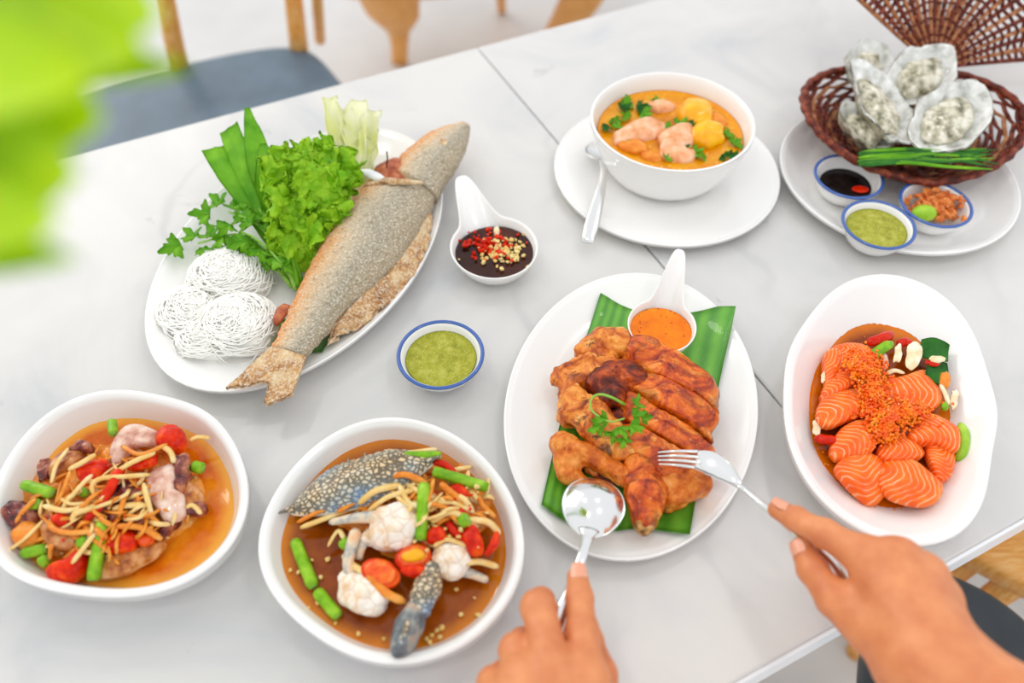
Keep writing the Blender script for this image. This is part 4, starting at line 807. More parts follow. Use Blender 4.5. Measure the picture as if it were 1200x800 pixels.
def crabchunk(lobes, legs, lb):
    e = empty('crab_body_piece', tuple(W(lobes[0][0], lobes[0][1], .026)), lb, 'crab', 'crab body pieces in the round dish'); pr = []
    for x, y, h, r in lobes: pr.append(('ell', W(x, y, h), np.eye(3), (r, r*.9, r*.85)))
    V, F = blob(pr, .0045, .0012, .0014, 160, int(lobes[0][0]), .0004, 700); mk('meat', V, F, MAT['crab_meat'], e)
    for pts, r in legs:
        P_ = cr([W(*p) for p in pts], 16); V, F, uv = tube(P_, np.linspace(r[0], r[1], 16)*np.r_[.8, np.ones(14), .6], 10, .8); mk('leg_stub', V, F, MAT['crab_leg'], e, uv)
crabchunk([(452,608,.052,.0115),(468,602,.052,.0110),(476,616,.052,.0115),(462,624,.050,.0115),(446,624,.048,.0100),(452,634,.044,.0090),(470,632,.046,.0100),(434,630,.042,.008),(484,606,.048,.008)], [([(446,606,.052),(426,606,.053),(408,608,.048),(386,612,.044)], (.0058, .0028)),([(432,626,.044),(424,640,.042),(420,656,.038)], (.005, .003))], 'white crab body piece with a leg stub below the shell')
crabchunk([(414,684,.038,.0105),(430,690,.040,.0105),(444,698,.038,.0100),(424,704,.037,.0105),(410,698,.034,.0090),(438,710,.034,.0090),(406,676,.036,.007)], [([(412,676,.040),(408,660,.044),(412,640,.046),(418,620,.046)], (.0042, .0050)),([(440,690,.038),(452,680,.04),(462,672,.04)], (.004, .003))], 'white crab body piece half sunk in the brown dressing')
crabchunk([(524,648,.044,.0105),(536,656,.042,.0105),(530,668,.040,.0100),(518,662,.042,.0085),(540,642,.042,.0080)], [([(536,668,.040),(552,672,.036),(572,680,.032)], (.005, .003)),([(516,656,.042),(504,668,.044),(494,684,.042)], (.0045, .004))], 'white crab body piece beside the spotted claw')
# claw: knobbed hand and dark paddle-like finger
cw = empty('crab_claw', tuple(W(490, 700, .028)), 'spotted blue grey crab claw hanging toward the rim of the dish', 'crab claw')
V, F = blob([('cap', W(506, 668, .046), W(500, 690, .046), .0065, .0098), ('cap', W(500, 690, .046), W(492, 712, .044), .0098, .0088), ('ell', W(508, 682, .050), np.eye(3), (.006, .006, .005)), ('ell', W(490, 696, .050), np.eye(3), (.005, .005, .005))], .004, .0011, .0012, 260, 4); mk('hand', V, F, MAT['crab_shell'], cw)
V, F = blob([('cap', W(488, 715, .044), W(480, 732, .043), .0085, .0098), ('cap', W(480, 732, .043), W(473, 750, .042), .0098, .0090), ('cap', W(473, 750, .042), W(466, 762, .043), .0085, .0055)], .005, .0011, .0006, 160, 6); mk('finger', V, F, MAT['crab_tip'], cw)
V, F, uv = tube(cr([W(480, 722, .052), W(474, 740, .053), W(468, 757, .050)], 10), .002*np.r_[.5, np.ones(8), .4], 8); mk('finger_ridge', V, F, MAT['crab_shell'], cw, uv)
B2 = 'long bean pieces in the crab salad'
for a, b, r, lb in [((346,634,.029),(367,687,.029),.0050,'longer green bean piece floating in the open brown dressing'),((372,693,.029),(396,722,.029),.0048,'shorter green bean piece floating in the open brown dressing'),((497,567,.062),(493,632,.052),.0050,'green bean piece standing beside the white crab meat'),((508,552,.056),(571,571,.046),.0046,'long sloping green bean piece laid over the seedy tomato'),((474,535,.052),(516,534,.052),.0044,'green bean piece behind the crab shell'),((541,612,.050),(548,607,.054),.0056,'round green bean slice amid the red chillies'),((400,640,.040),(408,634,.042),.0042,'short green bean piece under the crab leg stub')]: bean(a, b, r, lb, B2)
half_tomato((446, 671, 24, 16, 22, .046), 'halved orange red tomato lying between two white crab pieces')
half_tomato((484, 652, 22, 15, -16, .047), 'halved tomato under the yellow fruit slice')
c8 = (450, 520); k8 = .3247
def tq(pts, h, lb, up=.007, mt='tomato'): poly('tomato_piece', c8, k8, pts, h, up, mt, lb, 'tomato', 'tomato pieces in the crab salad', q=2.8, na=.0014, nf=140)
tq([(155,330),(180,305),(218,310),(220,350),(185,362),(160,355)], .050, 'squared orange red tomato piece below the standing bean', .007)
tq([(280,330),(320,295),(350,330),(360,390),(320,405),(290,370)], .046, 'crimson tomato piece beside the round bean slice', .008)
tq([(400,320),(418,330),(412,370),(380,400),(362,398),(378,370)], .044, 'curved red tomato sliver at the rim side of the chillies', .005)
tq([(225,170),(270,150),(310,180),(300,205),(250,200)], .046, 'seedy red tomato piece under the long sloping bean', .008)
tq([(55,455),(110,440),(160,450),(150,480),(90,482)], .046, 'bright red tomato piece touching the spotted claw', .006)
tq([(205,225),(240,215),(250,255),(215,265)], .048, 'small red tomato piece beside the standing bean', .006)
peb('fruit_slice', (484, 651, 15, 7, -10, .052), .0035, .002, 'yellow_fruit', 'yellow fruit slice on the halved tomato', 'fruit')
for p, lb in [([(530,590,.052),(540,600,.052),(556,612,.048)], 'red chilli strip beside the round bean slice'),([(524,612,.05),(532,622,.05),(546,636,.046)], 'dark red shallot sliver by the small tomato wedge'),([(508,540,.052),(522,545,.052),(534,556,.05)], 'red chilli strip at the inner tip of the crab shell'),([(430,672,.048),(452,694,.046),(476,706,.042)], 'orange pink papaya strip in front of the halved tomato')]:
    V, F, uv = tube(cr([W(*q_) for q_ in p], 14), .0034*np.r_[.4, np.ones(11), .7, .3], 8, .7); mk('chilli_strip', V, F, MAT['papaya_red' if 'papaya' in lb else 'chilli'], uv=uv, label=lb, cat='papaya' if 'papaya' in lb else 'chilli')
man = [[(348,612,.034),(372,600,.042),(402,588,.046)],[(352,618,.034),(384,606,.040),(410,596,.044)],[(420,590,.050),(440,575,.056),(470,568,.056)],[(430,600,.05),(455,582,.058),(486,574,.058)],[(450,560,.056),(475,556,.06),(500,566,.056)],[(500,600,.056),(525,588,.056),(556,600,.050)],[(505,612,.054),(530,600,.056),(560,618,.048)],[(548,608,.052),(572,612,.048),(586,626,.04)],[(560,580,.048),(566,592,.046),(580,606,.042)],[(540,660,.046),(562,658,.042),(584,664,.036)],[(404,632,.042),(396,622,.042),(384,640,.034)],[(468,568,.058),(480,590,.058),(500,592,.058)],[(516,566,.056),(530,578,.054),(546,590,.052)],[(450,528,.046),(480,530,.048),(512,526,.048)],[(402,650,.042),(416,664,.044),(440,676,.046)],[(508,640,.052),(524,632,.052),(548,640,.048)],[(395,600,.046),(420,584,.050),(430,570,.052)]]
for i, p in enumerate(man): shred(p, .0021+.0014*((i*37) % 5)/5, 'papaya' if i % 4 else 'papaya_red', L2, G2)
for i in range(128):
    a = g.uniform(0, 6.28); rr = g.uniform(0, 1)**.55; x = 496+82*rr*math.cos(a); y = 594+50*rr*math.sin(a); L = g.uniform(8, 22); t = g.normal(-.2, .7); h = .033+.021*(1-rr**2)+g.uniform(0, .006)
    dx, dy = L*math.cos(t), L*math.sin(t); shred([(x-dx, y-dy, h-.004), (x+g.uniform(-6, 6), y+g.uniform(-6, 6), h+.003), (x+dx, y+dy, h-.004)], g.uniform(.0010, .0026), 'papaya' if g.uniform() < .5 else 'papaya_red', L2, G2)
sp = [(366,656),(340,668),(350,670),(330,676),(372,706),(362,712),(393,730),(500,748),(506,744),(512,738),(516,746),(504,752),(518,735),(535,690),(556,700),(540,720),(570,592),(560,720),(450,748),(420,742),(384,655),(376,676)]
bits('papaya_seeds', [W(x, y, .0275) for x, y in sp]+[W(490+np.clip(g.normal(0, 36), -70, 70), 615+np.clip(g.normal(0, 24), -45, 45), .052) for _ in range(26)], g.uniform(.0013, .0024, 48), 'seed', 'small beige seeds floating in the brown crab dressing', 'seeds', seed=9)
bits('chilli_flakes', [W(520+np.clip(g.normal(0, 30), -60, 52), 596+np.clip(g.normal(0, 22), -44, 40), .049+g.uniform(0, .006)) for _ in range(40)], g.uniform(.0009, .0017, 40), 'chilli', 'chopped red chilli flakes sprinkled over the crab salad', 'chilli', seed=605)
# ================================================================ grilled chicken on banana leaf
edge_t = [(703,348),(728,357),(760,364),(810,368),(859,369)]; edge_b = [(634,597),(662,613),(712,622),(750,620),(805,634)]
n1, n2 = 40, 40; At = cr([np.array([x, y, 0.]) for x, y in edge_t], n1); Bt = cr([np.array([x, y, 0.]) for x, y in edge_b], n1); G = np.zeros((n1, n2, 3))
for i in range(n1):
    for j in range(n2):
        t = j/(n2-1); p = At[i]*(1-t)+Bt[i]*t; p[0] += -6*math.sin(math.pi*t)*(1-i/(n1-1)); G[i, j] = W(p[0], p[1], .012)
ed = np.abs(np.linspace(-1, 1, n1))[:, None]; G[..., 2] = T+np.maximum(chick_plate.h(G), .0065)+.0018+.0025*(1+np.sin(np.linspace(0, 9, n1)))[:, None]*ed**2
V, F, uv = sheet(G, .0009); mk('banana_leaf', V, F, MAT['banana'], uv=uv, label='wide glossy banana leaf under the grilled chicken', cat='leaf')
def rb(a, b, wd, ht, rr): A, B = W(*a), W(*b); return ('box', (A+B)/2, Dir(A, B), (np.linalg.norm(B-A)/2, wd, ht), rr)
def el(p, r, a=None): R = np.eye(3) if a is None else Dir(W(*p), W(p[0]+math.cos(rad(a)), p[1]+math.sin(rad(a)), p[2])); return ('ell', W(*p), R, r)
def cap(a, b, ra, rb_): return ('cap', W(*a), W(*b), ra, rb_)
GC = 'grilled chicken pieces on the banana leaf'
def chick(prims, lb, k=.007, na=.0028, seed=0, mt='chicken', sub=None):
    e = None; V, F = blob(prims, k, .0013, na, 85, seed, .0009, 300); o = mk('chicken_piece', V, F, MAT[mt], label=lb, cat='chicken', group=GC)
    for nm, pr, mm in (sub or []): V, F = blob(pr, .003, .0012, .0012, 150, seed+3); mk(nm, V, F, MAT[mm], o)
    return o
N3 = .0040
chick([el((712,402,.028), (.027,.017,.014), -12), el((728,404,.034), (.014,.013,.010)), el((692,414,.027), (.015,.013,.012)), el((706,420,.030), (.014,.010,.010))], 'knobbly chicken joint touching the sauce spoon', seed=1, na=N3, mt='chicken_gold')
chick([el((682,438,.026), (.024,.014,.012), 15), el((663,444,.023), (.012,.010,.010)), el((704,430,.030), (.020,.015,.013)), el((668,462,.024), (.012,.010,.010))], 'bumpy golden chicken piece next to the knobbly joint', seed=2, na=.0055, mt='chicken_gold')
chick([el((726,442,.040), (.024,.017,.013), -10), el((706,452,.036), (.015,.013,.012)), el((742,446,.042), (.014,.011,.010)), el((716,466,.038), (.014,.010,.010))], 'dark charred chicken piece above the coriander', seed=4, na=N3, mt='chicken_char')
chick([el((674,470,.029), (.016,.014,.013)), el((690,486,.032), (.020,.018,.013)), el((708,508,.034), (.024,.017,.012), 40), el((726,528,.032), (.015,.013,.011)), el((664,488,.022), (.008,.010,.008))], 'ragged golden chicken piece along the bent wing', seed=8, na=.0055, mt='chicken_gold')
chick([cap((658,520,.027), (700,538,.030), .0105, .009), cap((700,538,.030), (738,562,.032), .009, .0075), cap((658,522,.025), (667,556,.022), .0100, .0085), cap((667,556,.022), (688,568,.022), .008, .006), el((672,536,.025), (.012,.010,.007))], 'bent chicken wing lying against the silver spoon', k=.005, na=.0030, seed=9, mt='chicken_meat')
chick([cap((746,548,.032), (757,578,.034), .012, .0165), cap((757,578,.034), (756,600,.031), .0165, .0125), cap((756,600,.031), (756,610,.030), .011, .0100)], 'chicken drumstick with its bone end showing', k=.006, na=.0026, seed=10, sub=[('bone_end', [cap((756,608,.033), (755,616,.031), .0085, .0078)], 'bone')])
chick([rb((772,582,.026), (824,556,.026), .0140, .012, .006), el((800,572,.030), (.018,.012,.010), -22)], 'pale orange chicken piece beside the drumstick', seed=11, na=.0036, mt='chicken_meat')
chick([el((745,484,.020), (.050,.040,.015), 30), el((715,540,.018), (.024,.022,.008))], 'chicken meat showing in the gaps under the glazed slices', seed=12, na=.004, mt='chicken_char')
# boned thigh: one broad glazed piece cut across into four slices
A0, B0 = W(745, 430, .034), W(835, 478, .034); dS = nrm((B0-A0)*[1, 1, 0]); nS = np.array([dS[1], -dS[0], 0])           # across the slices, toward the drumstick
th_ = [el((785,440,.024), (.049,.023,.020), 29), el((752,416,.026), (.020,.016,.017), 29), el((786,478,.026), (.044,.030,.021), 25), el((780,520,.024), (.046,.028,.021), 28), el((774,548,.023), (.034,.018,.018), 30), el((745,470,.028), (.018,.020,.016)), el((816,470,.024), (.014,.018,.014)), el((802,528,.022), (.016,.022,.015)), el((742,520,.026), (.014,.016,.014))]
cuts = [-.09]+[float((W(x, y, .036)-A0)@nS) for x, y in ((790,454), (788,490), (780,519))]+[.15]
def whole(X):
    d = None
    for p in th_: e = s_ell(X, *p[1:]); d = e if d is None else smin(d, e, .012)
    return d+.0030*fbm(X, 75, 4, 2)+.0012*fbm(X, 190, 9, 2)
lbs = ['long chicken thigh slice next to the sauce spoon', 'broad glazed chicken slice beside the charred piece', 'glazed chicken slice touching the coriander leaves', 'glazed chicken slice beneath the fork tines']
for q_ in range(4):
    lo_, hi_ = cuts[q_]+.0009, cuts[q_+1]-.0009; shift = [.0015, .003, 0., -.001][q_]
    def fn(X, lo_=lo_, hi_=hi_, shift=shift):
        sX = (X-A0)@nS+.0022*vn(X*np.array([1, 1, .2]), 60, 7); w_ = whole(X-np.array([0, 0, shift])); w_ = -smin(-w_, -np.maximum(lo_-sX, sX-hi_), .0028); return np.maximum(w_, T+.0100-X[..., 2])
    ctr_ = W(785, 480, .03); V, F = nets(fn, ctr_-[.085, .11, .030], ctr_+[.085, .11, .035], .0014); o = mk('chicken_piece', V, F, MAT['chicken'], label=lbs[q_], cat='chicken', group=GC)
    if q_ in (0, 2):
        c0, c1 = ((752,434,.030), (822,472,.026)) if q_ == 0 else ((738,503,.036), (772,520,.037)); V, F = blob([rb(c0, c1, .0030, .009 if q_ == 0 else .006, .0025)], .003, .0012, .0010, 150, q_); mk('cut_meat', V, F, MAT['chicken_meat'], o)
e = empty('coriander_sprig', tuple(W(722, 500, .046)), 'coriander sprig garnishing the grilled chicken', 'herb')
sprig(e, [(732,474,.056),(718,466,.062),(704,462,.062),(694,466,.058),(692,478,.054),(702,488,.054),(716,494,.056),(732,490,.058)], .0013, [((712,490,.056),190,14),((704,498,.054),210,15),((716,506,.054),280,14),((726,500,.058),300,15),((742,488,.06),20,14),((746,476,.06),80,14),((738,498,.058),340,15),((730,512,.054),270,13),((752,490,.056),10,12)], 3)
# ================================================================ raw salmon in spicy sauce
GS = 'raw salmon slices in the deep oval dish'
c4 = (940, 370); k4 = .3
sal = [([(85,150),(130,125),(185,150),(190,215),(140,260),(95,290),(80,230)], .027, 'narrow salmon slice standing against the wall of the dish', (1, .6)),
 ([(120,120),(200,105),(290,140),(300,200),(220,195),(150,170)], .027, 'pinkish salmon slice next to the green chilli', (1, .3)),
 ([(75,300),(120,225),(190,220),(200,270),(130,320),(85,340)], .029, 'pink salmon slice half covered by the boldly lined slice', (1, -.5)),
 ([(55,385),(80,320),(160,290),(255,270),(305,330),(270,375),(190,410),(110,440),(70,425)], .032, 'boldly lined salmon slice beside the roe heap', (1, -.35)),
 ([(300,300),(315,255),(400,235),(480,205),(515,250),(548,300),(530,355),(440,375),(350,365),(305,345)], .031, 'broad salmon slice just below the garlic and lime leaf', (1, .1)),
 ([(480,540),(500,480),(570,500),(600,560),(570,640),(520,640)], .029, 'dark orange salmon slice tucked under the one by the yellow chilli', (.6, 1)),
 ([(405,480),(440,420),(495,380),(570,400),(618,440),(600,535),(520,510),(450,505)], .034, 'salmon slice beside the curved yellow chilli', (1, -.2)),
 ([(290,520),(350,470),(440,480),(480,540),(400,575),(310,570)], .032, 'salmon slice half buried under the orange roe', (1, .2)),
 ([(112,500),(150,440),(215,405),(275,420),(285,500),(260,545),(165,560),(125,545)], .033, 'rounded salmon slice beside the red chilli at the wall', (1, -.6)),
 ([(125,595),(180,550),(245,530),(310,560),(335,640),(325,705),(265,728),(190,680),(150,640)], .032, 'fan shaped salmon slice by the index finger holding the fork', (.5, 1)),
 ([(290,645),(310,580),(355,545),(430,560),(500,610),(558,665),(530,720),(470,745),(390,735),(320,700)], .034, 'largest salmon slice, overlapping the fan shaped one', (1, .5))]
for i, (pp, hh, lb, ax_) in enumerate(sal): poly('salmon_slice', c4, k4, pp, hh, .0075, 'salmon', lb, 'salmon', GS, dn=.010, q=3.4, na=.0016, nf=85, bend=-.0035, seed=i, ax=(ax_[0]*50, ax_[1]*50), tilt=(.002*((i % 3)-1), -.003), nseg=52, rings=12)
g = np.random.default_rng(31); cs_ = []; rs = []
for i in range(1900):
    k_ = g.choice(5, p=[.25, .25, .28, .12, .10]); cx, cy, sx, sy = [(1010, 428, 15, 13), (1024, 458, 13, 17), (1040, 488, 21, 14), (1070, 484, 18, 9), (1036, 506, 14, 10)][k_]
    x, y = g.normal(cx, sx*.72), g.normal(cy, sy*.72); hh = .0425+.007*math.exp(-((x-cx)/sx)**2-((y-cy)/sy)**2)-g.uniform(0, .003); cs_.append(W(x, y, hh)); rs.append(g.uniform(.0010, .0017))
bits('orange_fish_roe', cs_, rs, 'roe', 'orange fish roe heaped over the salmon slices', 'roe', sc=(1, 1, 1), seed=300)
def strp(name, pts, r, mt, lb, cat, sq=.6): P_ = cr([W(*p) for p in pts], 14); V, F, uv = tube(P_, r*np.r_[.4, .8, np.ones(9), .9, .7, .35], 9, sq); mk(name, V, F, MAT[mt], uv=uv, label=lb, cat=cat)
strp('red_chilli', [(1016,402,.03),(1032,397,.034),(1046,390,.03)], .0055, 'chilli', 'red chilli piece next to the green chilli', 'chilli')
strp('red_chilli', [(956,512,.026),(968,515,.032),(981,514,.032)], .0055, 'chilli', 'red chilli piece beside the rounded salmon slice', 'chilli')
strp('red_chilli', [(1052,404,.03),(1062,400,.03),(1068,406,.03)], .0045, 'chilli', 'small red chilli piece beside the garlic slice', 'chilli')
strp('red_chilli', [(1084,424,.034),(1094,426,.036),(1100,424,.034)], .0035, 'chilli', 'small red chilli piece resting on the lime leaf', 'chilli')
strp('green_chilli', [(1022,417,.032),(1034,408,.036),(1046,401,.034)], .0050, 'bean', 'green chilli piece between the red chillies', 'chilli')
strp('yellow_chilli', [(1126,496,.03),(1130,512,.032),(1128,528,.032),(1122,540,.028)], .0048, 'lime', 'curved yellow green chilli between a salmon slice and the wall', 'chilli', .8)
V, F, uv = leaf_sheet(W(1078, 408, .032), W(1112, 414, .036), .012, (0, -.3, 1), lambda v: .75+.25*np.sin(math.pi*v), .002, .002, .001, 80, .0008, 9, 12, 3); mk('lime_leaf', V, F, MAT['dark_leaf'], uv=uv, label='upright dark green lime leaf under the white shallot slice', cat='leaf')
V, F, uv = leaf_sheet(W(1100, 422, .030), W(1092, 446, .032), .010, (0, -.3, 1), lambda v: .75+.25*np.sin(math.pi*v), .002, .002, .001, 80, .0008, 9, 12, 4); mk('lime_leaf', V, F, MAT['dark_leaf'], uv=uv, label='dark green lime leaf turned down beside the broad salmon slice', cat='leaf')
for e_, lb in [((1070,416,9,19,12,.034), 'largest pale garlic slice among the chillies'), ((1052,414,5,12,8,.034), 'thin white garlic slice beside the green chilli'), ((1118,468,5,12,5,.03), 'white garlic slice standing beside the broad salmon slice'), ((957,502,5,9,-10,.028), 'white garlic slice touching the chilli by the rounded salmon slice'), ((966,440,4,8,20,.03), 'small garlic slice by the narrow salmon slice'), ((1098,421,11,4,5,.038), 'white shallot slice lying on the lime leaf')]: peb('garlic_slice', e_, .0016, .0014, 'garlic', lb, 'garlic', 'garlic slices in the salmon dish', jit=.2, na=.0012, nf=200, q=3)
strp('shallot_ring', [(1039,438,.034),(1048,434,.036),(1060,437,.034)], .0022, 'garlic', 'curved white shallot sliver below the largest garlic slice', 'shallot')
strp('shallot_ring', [(1102,450,.032),(1108,462,.034),(1112,474,.032)], .0022, 'garlic', 'white shallot sliver beside the broad salmon slice', 'shallot')
strp('shallot_ring', [(1036,414,.032),(1038,424,.034),(1036,434,.032)], .0026, 'squid', 'mauve shallot sliver below the green chilli', 'shallot')
peb('carrot_piece', (1106, 446, 7, 10, 0, .03), .005, .002, 'papaya_red', 'small orange carrot piece beside the turned lime leaf', 'carrot'); peb('herb_piece', (1107, 476, 5, 5, 0, .032), .003, .002, 'bean', 'green spring onion piece beside the broad salmon slice', 'herb')
cs_ = []
for i in range(60):
    a = g.uniform(0, 6.28); cs_.append(W(1042+84*math.cos(a)*g.uniform(.93, 1.04), 493+103*math.sin(a)*g.uniform(.95, 1.03), .0215))
bits('sauce_crumbs', cs_, g.uniform(.0007, .0016, 60), 'papaya_red', 'orange seasoning crumbs along the edge of the salmon sauce', 'crumbs', seed=77)
# ================================================================ spicy soup
hS = .058
for e_, up, mt, lb, cat in [((815,134,21,15,10,hS),.014,'yellow_fruit','round yellow tomato half in the soup','tomato'),((828,160,20,15,0,hS),.014,'yellow_fruit','orange yellow tomato half touching the round one','tomato'),((750,156,33,12,-14,hS),.011,'fishmeat','long pale fish chunk in the soup','fish'),((793,164,23,15,-18,hS),.012,'fishmeat','pink fish chunk beside the yellow tomato halves','fish'),((742,172,20,8,14,hS),.007,'papaya_red','flat yellow fish chunk under the long pale chunk','fish'),((794,182,22,9,4,hS),.008,'fishmeat','fish chunk under the pink chunk at the bowl wall','fish'),((774,126,15,7,0,hS),.007,'fishmeat','small pale fish chunk beside the green herbs','fish'),((842,142,12,6,30,hS),.005,'papaya_red','thin orange slice against the yellow tomato half','vegetable'),((764,184,14,5,8,hS),.005,'papaya_red','thin orange slice below the long fish chunk','vegetable')]:
    peb('tomato_half' if cat == 'tomato' else 'fish_chunk' if cat == 'fish' else 'vegetable_slice', e_, up, .006, mt, lb, cat, na=.0028, nf=110, jit=.14, nseg=40, rings=9)
g = np.random.default_rng(44); lv = [(728,128,20,.015),(740,120,200,.016),(752,132,-30,.016),(764,126,60,.014),(738,138,160,.014),(720,138,-60,.014),(714,148,220,.013),(780,152,0,.015),(793,147,20,.015),(806,148,-10,.013),(852,160,80,.014),(860,170,40,.014),(848,180,-40,.014),(844,152,120,.012),(812,178,0,.013),(802,176,120,.011),(770,120,100,.012),(730,166,-20,.011),(746,127,0,.017),(724,150,90,.012),(734,122,60,.012),(856,182,10,.010),(780,186,30,.010),(826,182,200,.010)]
for i, (x, y, a, s_) in enumerate(lv):
    c_ = W(x, y, hS+.003); d = W(x+math.cos(rad(a)), y-math.sin(rad(a)), hS)-W(x, y, hS); V, F, uv = leaflet(c_, d+np.array([0, 0, .0003]), (.4*math.sin(i*2), -.3, 1), s_*.85, 3, i); mk('herb_leaf', V, F, MAT['dark_leaf' if i % 3 == 0 else 'coriander'], uv=uv, label='green herb leaf floating in the soup', cat='herb', group='herb leaves floating in the soup')
# spoon resting on the saucer, handle over its rim
sp_ = empty('soup_spoon', tuple(W(694, 240, .01)), 'steel soup spoon leaning on the saucer beside the soup bowl', 'spoon')
hp = cr([W(705, 186, .030), W(707, 200, .034), W(704, 222, .033), W(697, 250, .027), W(688, 284, .018)], 24); wd = np.interp(np.linspace(0, 1, 24), [0, .15, .5, .85, 1], [.0035, .0032, .0052, .0082, .0070])
V, F, uv = tube(hp, wd, 12, .22); mk('handle', V, F, MAT['steel'], sp_, uv)
b0 = hp[0]; dd = nrm(hp[0]-hp[3]); dd[2] = -.25; dd = nrm(dd); sd = nrm(np.cross(dd, [0, 0, 1])); G = np.zeros((20, 14, 3))
for i, a in enumerate(np.linspace(0, 1, 20)):
    for j, b in enumerate(np.linspace(-1, 1, 14)): wv = .017*math.sin(math.pi*min(1, a*.93+.05))**.6; G[i, j] = b0+dd*(a*.05)+sd*(b*wv)-np.array([0, 0, .007*(1-b*b)*math.sin(math.pi*a)])
V, F, uv = sheet(G, .0012); mk('spoon_bowl', V, F, MAT['steel'], sp_, uv)
# ================================================================ oyster basket
bk = empty('shell_basket', tuple(np.append(W(1070, 150, .02)[:2], T+.012)), 'brown woven scallop-shaped basket with open lid holding the oysters', 'basket')
hinge = np.append(W(1095, 80, .05)[:2], T+.050); bc = np.append(W(1063, 142, .045)[:2], T)
def fanpt(a, v):
    r = .215*v*(1+.02*math.cos(a*14)); e1 = np.array([1, .05, 0]); e2_ = nrm(np.array([.0, .42, .90])); nn = np.cross(e1, e2_); a2 = a+.30
    return hinge+e1*r*math.sin(a2)+e2_*r*math.cos(a2)-nn*(.035*math.sin(v*math.pi*.9))*math.cos(a)+nn*.004*math.cos(a*15)*v
def bowlpt(a, v):
    sc_ = 1+.010*math.cos(a*32)*v**3; x = .128*math.cos(a)*sc_; y = .104*math.sin(a)*sc_; q_ = .38+.62*v
    return bc+np.array([x*q_, y*q_, .013+.036*v**1.6+.014*abs(math.cos(a))*v**2-.012*max(0, -math.sin(a))*v])
def weave(f, aa, v, ph, up_, mt, r=.0030, sq=.45, closed=False):
    P_ = []
    for i, a in enumerate(aa):
        p = np.asarray(f(a, v)); off = .0026*(1 if ((i//2+ph) % 2) else -1)*(1 if i % 2 == 0 else 0); P_.append(p+np.asarray(up_)*off)
    V, F, uv = tube(cr(P_, len(aa)*2), r, 5, sq, up=up_); mk('weaver', V, F, MAT[mt], bk, uv)
# base bowl
aa = np.linspace(0, 2*math.pi, 65)
V, F, uv = tube(cr([bowlpt(a, 1.0) for a in np.linspace(0, 2*math.pi, 97)], 194), .0045, 7); mk('base_rim', V, F, MAT['rattan'], bk, uv)
for i, a in enumerate(np.linspace(0, 2*math.pi, 32, endpoint=False)):
    V, F, uv = tube(cr([bowlpt(a, v) for v in np.linspace(-.4, 1, 10)], 18), np.linspace(.0022, .0036, 18), 6, .8); mk('rib', V, F, MAT['rattan_light' if i % 2 == 0 else 'rattan'], bk, uv)
for j in range(20): weave(bowlpt, aa, -.35+1.30*j/19, j % 2, (0, 0, 1), 'rattan_light' if j % 5 == 2 else 'rattan', .0034)
# lid
am = 1.22; V, F, uv = tube(cr([fanpt(a, .97) for a in np.linspace(-am, am, 50)], 100), .0042, 7); mk('lid_rim', V, F, MAT['rattan'], bk, uv)
for i, a in enumerate(np.linspace(-am, am, 26)):
    V, F, uv = tube(cr([fanpt(a, v) for v in np.linspace(.04, .98, 12)], 22), np.linspace(.0022, .0046, 22), 6, .8); mk('rib', V, F, MAT['rattan_light' if i % 2 == 0 else 'rattan'], bk, uv)
for j in range(20): weave(fanpt, np.linspace(-am, am, 51), .14+.82*j/19, j % 2, (0, -.9, .4), 'rattan', .0030)
def oyster(cx, cy, lx, ly, ang, h, tilt, lb, meat=True, seed=0):
    n = 44; g = np.random.default_rng(seed); c_ = W(cx, cy, h); P_, ax = ell_px(cx, cy, lx, ly, ang, h, 18, .10, seed); O = cr(P_, n, True)
    R = rotax((1, 0, 0), rad(tilt[0]))@rotax((0, 1, 0), rad(tilt[1])); e = empty('oyster', tuple(c_-[0, 0, .015]), lb, 'oyster', 'oysters in the shell basket'); V = []
    fr = lambda P: c_+(P-c_)@R.T
    for s, dz in ((.03, -.020), (.35, -.0185), (.65, -.014), (.88, -.006), (1.0, -.001), (1.03, .0015), (1.0, .003), (.94, .001), (.82, -.004), (.6, -.009), (.3, -.011), (.03, -.0115)):
        Q = c_+s*(O-c_); Q = Q.copy(); Q[:, 2] += dz; Q += (np.stack([vn(Q, 190, seed), vn(Q, 190, seed+1), 1.4*vn(Q, 150, seed+2)], 1))*.0022*(1.2 if dz < 0 and s > .3 and dz > -.0186 else .7); V.append(Q)
    Vo = fr(np.vstack(V[:7])); F = gridF(7, n, cv=True); F.append(tuple(range(n))); mk('shell', Vo, F, MAT['oyster_shell'], e)
    Vi = fr(np.vstack(V[5:])); F = gridF(7, n, cv=True); F.append(tuple(6*n+i for i in range(n))[::-1]); mk('nacre', Vi, F, MAT['oyster_in'], e)
    if meat:
        Q = c_+.66*(O-c_)-[0, 0, .0075]; Vm, Fm, uv = pebble(Q, .010, .003, 40, 8, na=.0035, nf=120, seed=seed, ax=ax); mk('meat', fr(Vm), Fm, MAT['oyster_meat'], e, uv)
oyster(1080, 88, 40, 25, -4, .072, (18, -6), 'oyster lying against the foot of the basket lid', seed=2)
oyster(1018, 76, 30, 18, 10, .062, (22, 4), 'oyster with its shell edge raised beside the one at the lid', seed=3)
oyster(1016, 150, 38, 17, 28, .060, (10, 12), 'rough oyster shell lying lowest, under the long oyster', seed=5)
oyster(1034, 122, 54, 25, 40, .074, (8, 14), 'long open oyster leaning diagonally over the rough shell', seed=1)
oyster(1112, 138, 46, 31, -8, .074, (16, -4), 'widest white oyster above the green stalks', seed=4)
g = np.random.default_rng(8)
